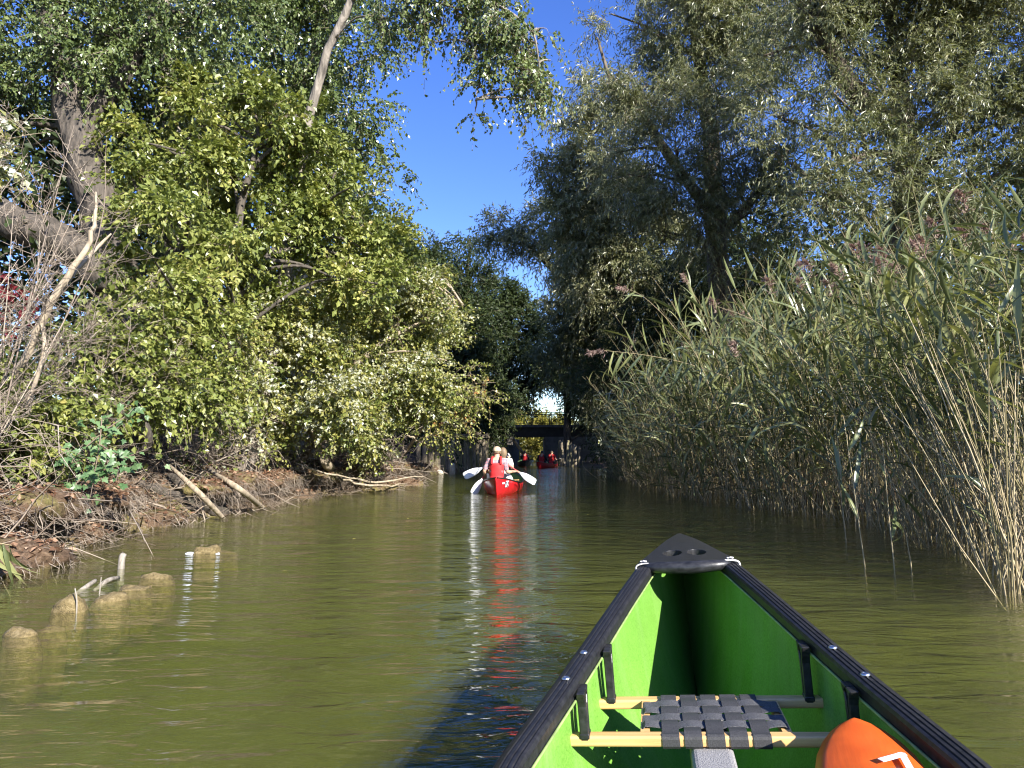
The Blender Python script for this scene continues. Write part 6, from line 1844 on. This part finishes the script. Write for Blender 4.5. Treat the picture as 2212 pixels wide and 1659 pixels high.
bare_shrub('grey dead twigs hanging down under the silver bush', on_ground(560, 14.6), [at(480, 1000, 13.4), at(560, 1020, 13.6), at(620, 990, 14.4), at(660, 1020, 14.8), at(520, 960, 13.8), at(600, 940, 14.2), at(700, 970, 15)], 65, 0.012, levels=3, kids=5, rmin=0.004)
bare_shrub('heap of pale dead twigs at the waterline before the timber piles', on_ground(800, 18.6), [at(760, 1030, 17.6), at(820, 1010, 18.2), at(880, 1000, 19), at(930, 1020, 20), at(860, 1045, 18.6), at(780, 1050, 17), at(720, 1040, 16.2), at(900, 1035, 19.6)], 66, 0.013, levels=3, kids=5, rmin=0.0045)
bare_shrub('dry straw like twigs bending over the water at the lower left corner', on_ground(-30, 6.3), [at(60, 1130, 6.2), at(110, 1215, 6.3), at(150, 1235, 6.5), at(20, 1120, 6), at(80, 1180, 6.2), at(30, 1210, 5.9), at(180, 1218, 6.8), at(-20, 1080, 6)], 67, 0.008, levels=2, kids=4)

gb = np.random.default_rng(313)
# ledges of turf and root mat jutting over the water, with hollows below them
LEDGE, LTOP = [], []
def ledges():
    A = Acc()
    gl_ = np.random.default_rng(515)
    bm = bmesh.new(); bmesh.ops.create_icosphere(bm, subdivisions=4, radius=1.0)
    sv = np.array([v.co[:] for v in bm.verts]); sf = np.array([[v.index for v in f.verts] for f in bm.faces]); bm.free()
    y = 5.2
    while y < 24:
        low = gl_.random() < 0.45
        w = 0.35 + 0.5 * gl_.random()
        x = float(xl(y)) - (0.22 if not low else 0.02) + 0.10 * gl_.normal()
        zc = (0.36 + 0.10 * gl_.random()) if not low else 0.04
        s = np.array([0.34 + 0.2 * gl_.random(), w * 0.85, (0.12 if not low else 0.15) + 0.06 * gl_.random()])
        k = 1 + 0.22 * noise2(sv[:, 0] * 3 + y, sv[:, 1] * 4 + sv[:, 2] * 3, y) + 0.10 * noise2(sv[:, 0] * 9 + y, sv[:, 1] * 9 - sv[:, 2] * 8, y + 1) + 0.03 * gl_.normal(size=len(sv))
        pts = sv * k[:, None] * s + np.array([x, y, zc])
        A.add(pts, sf)
        LEDGE.append(pts[(sv[:, 0] > 0.0) & (sv[:, 2] > -0.5) & (sv[:, 2] < 0.8)]); LTOP.append(pts[sv[:, 2] > 0.35])
        y += w * (0.75 + 0.9 * gl_.random())
    tag(A.build('bank_ledges', None, M['ground'], True), 'ledges of turf and root mat overhanging the left waterline', kind='structure')
ledges()
def bank_pts(n, d_lo, d_hi, y_lo=5.2, y_hi=25, pw=1.3, k=1.0):
    y = y_lo + (y_hi - y_lo) * gb.random(n) ** pw
    d = d_lo + (d_hi - d_lo) * gb.random(n) ** k
    x = xl(y) - d
    return np.stack([x, y, ground_z(x, y)], -1), d
def strands(name, label, p, dirs, L, r, tint, matn, sag=0.2, n=3, jit=0.1):
    e = dirs * L[:, None]
    t = np.linspace(0, 1, 4)
    q = p[:, None] + e[:, None] * t[None, :, None]
    q[:, :, 2] -= sag * L[:, None] * t[None] ** 2
    q[:, 1:] += gb.normal(size=q[:, 1:].shape) * (jit * L)[:, None, None]
    v, f = tubes(q, r[:, None] * np.array([1, .9, .7, .4])[None], n)
    return tag(np_mesh(name, v, f, None, M[matn], True, np.repeat(tint, 4 * n)), label, None, None, 'stuff')
p, d = bank_pts(5200, -0.25, 3.2, 5.2, 26, 1.25)
dirs = norm(np.stack([gb.normal(size=5200) * .8 + 0.25, gb.normal(size=5200) * .8, np.abs(gb.normal(size=5200)) * 0.55], -1))
strands('brushwood', 'tangle of dry brown twigs littering the left bank', p + np.array([0, 0, .03]), dirs, 0.25 + 0.9 * gb.random(5200) ** 2, 0.003 + 0.012 * gb.random(5200) ** 3, gb.random(5200), 'twig', 0.25)
p, d = bank_pts(2200, 0.2, 2.8, 6, 24, 1.25)
p[:, 2] += 0.25 + 0.9 * gb.random(2200)
dirs = norm(np.stack([gb.normal(size=2200) + .2, gb.normal(size=2200), gb.normal(size=2200) * 0.5 - .1], -1))
strands('hanging_twigs', 'dry pinkish twigs hanging among the bushes of the left bank', p, dirs, 0.3 + 0.8 * gb.random(2200) ** 2, 0.003 + 0.004 * gb.random(2200) ** 3, 0.3 + .7 * gb.random(2200), 'pale_twig', 0.35)
p, d = bank_pts(11000, -0.02, 0.5, 4.8, 26, 1.35)
p = p[noise2(p[:, 0] * 3.0, p[:, 1] * 3.4, 12) > -0.05][:7000]
p[:, 2] = np.maximum(p[:, 2], 0.05) + 0.02
nf = len(p)
dirs = norm(np.stack([0.5 + 0.3 * gb.normal(size=nf), 0.35 * gb.normal(size=nf), -1.0 + 0.35 * gb.normal(size=nf)], -1))
strands('root_fringe', 'fringe of thin pale roots and dead grass hanging at the waterline', p, dirs, 0.06 + 0.22 * gb.random(nf), 0.0018 + 0.0025 * gb.random(nf), gb.random(nf), 'twig', 0.1, 3, 0.08)
p, d = bank_pts(3500, 0.1, 1.6, 4.8, 12, 1.1)
dirs = norm(np.stack([0.6 + 0.5 * gb.normal(size=3500), 0.5 * gb.normal(size=3500), 0.3 * gb.normal(size=3500) + .15], -1))
strands('dead_grass', 'matted pale dead grass on the near bank edge', p, dirs, 0.10 + 0.25 * gb.random(3500), 0.0015 + 0.002 * gb.random(3500), 0.3 + .7 * gb.random(3500), 'pale_twig', 0.4, 3, 0.06)
# roots and dead grass trailing over the ledges
lp_ = np.concatenate(LEDGE); lp_ = lp_[gb.choice(len(lp_), 5200)]; nf = len(lp_)
dirs = norm(np.stack([0.55 + 0.35 * gb.normal(size=nf), 0.45 * gb.normal(size=nf), -0.75 + 0.45 * gb.normal(size=nf)], -1))
strands('trailing_roots', 'thin roots and withered grass trailing over the bank ledges', lp_, dirs, 0.06 + 0.20 * gb.random(nf), 0.0016 + 0.003 * gb.random(nf) ** 2, gb.random(nf), 'pale_twig', 0.25, 3, 0.1)
lt_ = np.concatenate(LTOP); lt_ = lt_[gb.choice(len(lt_), 5000)]; nf = len(lt_)
v, f = leaf_arrays(lt_ + np.array([0, 0, .012]), gb.normal(size=(nf, 3)) * np.array([1, 1, .3]), gb.normal(size=(nf, 3)) * .5 + np.array([0, 0, 1.0]), 0.04 + 0.05 * gb.random(nf), 0.03 + 0.03 * gb.random(nf))
tag(np_mesh('leaf_litter', v, f, None, M['litter'], False, np.repeat(gb.random(nf), 4)), 'brown fallen leaves lying on the bank ledges', None, None, 'stuff')
# leaf litter
nl_ = 16000
p, d = bank_pts(nl_, 0.1, 4.0, 5.0, 26, 1.25)
v, f = leaf_arrays(p + np.array([0, 0, .02]), gb.normal(size=(nl_, 3)) * np.array([1, 1, .3]), gb.normal(size=(nl_, 3)) * .5 + np.array([0, 0, 1.0]), 0.05 + 0.05 * gb.random(nl_), 0.035 + 0.03 * gb.random(nl_))
tag(np_mesh('leaf_litter', v, f, None, M['litter'], False, np.repeat(gb.random(nl_), 4)), 'brown fallen leaves covering the left bank', None, None, 'stuff')
# low green ground plants
nl_ = 9000
p, d = bank_pts(nl_, 0.5, 4.5, 6.5, 30, 1.1)
keep = noise2(p[:, 0] * 1.7, p[:, 1] * 1.5, 9) > 0.15
p = p[keep]; nl_ = len(p)
p[:, 2] += 0.05 + 0.35 * gb.random(nl_)
v, f = leaf_arrays(p, gb.normal(size=(nl_, 3)), gb.normal(size=(nl_, 3)) * .5 + np.array([0.2, -.3, 1.0]), 0.06 + 0.04 * gb.random(nl_), 0.04 + 0.03 * gb.random(nl_))
tag(np_mesh('undergrowth', v, f, None, M['lime_leaf'], False, np.repeat(0.7 * gb.random(nl_), 4)), 'low green leaves growing through the twigs of the left bank', None, None, 'stuff')

# ivy-like plant with large lobed leaves: every leaf a piece of its own
def lobed_mesh(seed, tint):
    g = np.random.default_rng(seed)
    pr = [(0, 0), (0.16, -0.10), (0.34, -0.06), (0.30, 0.16), (0.52, 0.34), (0.27, 0.44), (0.20, 0.64), (0.0, 1.0), (-0.20, 0.64), (-0.27, 0.44), (-0.52, 0.34), (-0.30, 0.16), (-0.34, -0.06), (-0.16, -0.10)]
    V = [(0, 0.34, 0.0)] + [(x, y, 0.10 * abs(x) - 0.16 * y * y + 0.02 * g.normal()) for x, y in pr]
    Fc = [(0, i, i % len(pr) + 1) for i in range(1, len(pr) + 1)]
    me = bpy.data.meshes.new('leaf'); me.from_pydata(V, [], [(a, c, b) for a, b, c in Fc][:]); me.materials.append(M['ivy_leaf'])
    me.attributes.new('tint', 'FLOAT', 'POINT').data.foreach_set('value', np.full(len(V), tint, np.float32))
    return me
LOB = [lobed_mesh(i, t) for i, t in enumerate((0.1, 0.25, 0.4, 0.55, 0.7, 0.9))]
Yi = 7.5
ib = on_ground(215, Yi + .4, 0.0)
ivy = empty('maple_seedling', tuple(ib)); tag(ivy, 'dark green bush with large lobed leaves spilling over the left bank edge', 'shrub')
spine = [[P(220, 905, Yi + .1), P(215, 960, Yi), P(205, 1020, Yi - .15), P(195, 1075, Yi - .25)], [P(215, 960, Yi), P(260, 985, Yi - .05), P(310, 992, Yi - .05)], [P(215, 940, Yi), P(165, 985, Yi - .05), P(150, 1010, Yi - .1)], [P(225, 980, Yi), P(255, 1010, Yi - .15), P(250, 1040, Yi - .2)], [P(205, 1000, Yi), P(160, 1050, Yi - .25), P(150, 1065, Yi - .3)], [P(225, 930, Yi + .1), P(270, 900, Yi + .2), P(290, 880, Yi + .3)]]
gi = np.random.default_rng(77)
for si, sp_ in enumerate(spine):
    q = smooth_path(np.array(sp_) - ib, 20)
    v, f = tubes(q[None], np.linspace(0.008, 0.003, 20)[None], 5)
    np_mesh('stem', v, f, ivy, M['twig'], True, np.full(len(v), .4))
    for k in range(60 if si == 0 else 26):
        t = gi.integers(1, 20)
        c = q[t] + gi.normal(size=3) * np.array([0.13, 0.10, 0.085]) * (1.0 if si == 0 else 0.7)
        nrm = norm(np.array([0.35, -0.55, 0.6]) + gi.normal(size=3) * 0.42)
        y = norm(np.array([gi.normal() * .7, -0.3, -0.6]) + gi.normal(size=3) * 0.4); y = norm(y - nrm * y.dot(nrm)); x_ = np.cross(y, nrm)
        L = 0.055 + 0.045 * gi.random()
        o = bpy.data.objects.new('leaf', LOB[int(gi.integers(0, 6))]); COL.objects.link(o); o.parent = ivy
        m4 = np.eye(4); m4[:3, 0], m4[:3, 1], m4[:3, 2], m4[:3, 3] = x_ * L, y * L, nrm * L, c
        o.matrix_local = Matrix(m4.tolist())
# a few leaves floating on the river
FL = []
for i in range(26):
    y_ = 3.2 + 13 * gi.random(); x_ = float(xl(y_)) + 0.6 + (float(xr(y_)) - float(xl(y_)) - 1.6) * gi.random()
    if 0.2 < x_ < 1.6 and y_ < 4.2: continue
    v, f = leaf_arrays(np.zeros((1, 3)), np.array([[0.2, 1, 0.0]]), np.array([[0.05, 0, 1.0]]), np.array([0.05]), np.array([0.035]), 0.1, -0.05)
    if not FL:
        o = np_mesh('floating_leaf', v, f, None, M['gold_leaf'], False, np.full(4, 0.8)); FL.append(o)
    else:
        o = FL[0].copy(); COL.objects.link(o)
    o.location = (x_, y_, 0.006); o.rotation_euler = (0, 0, gi.random() * 6)
    tag(o, 'small pale leaf floating on the open river water', 'leaf', 'leaves floating on the river')
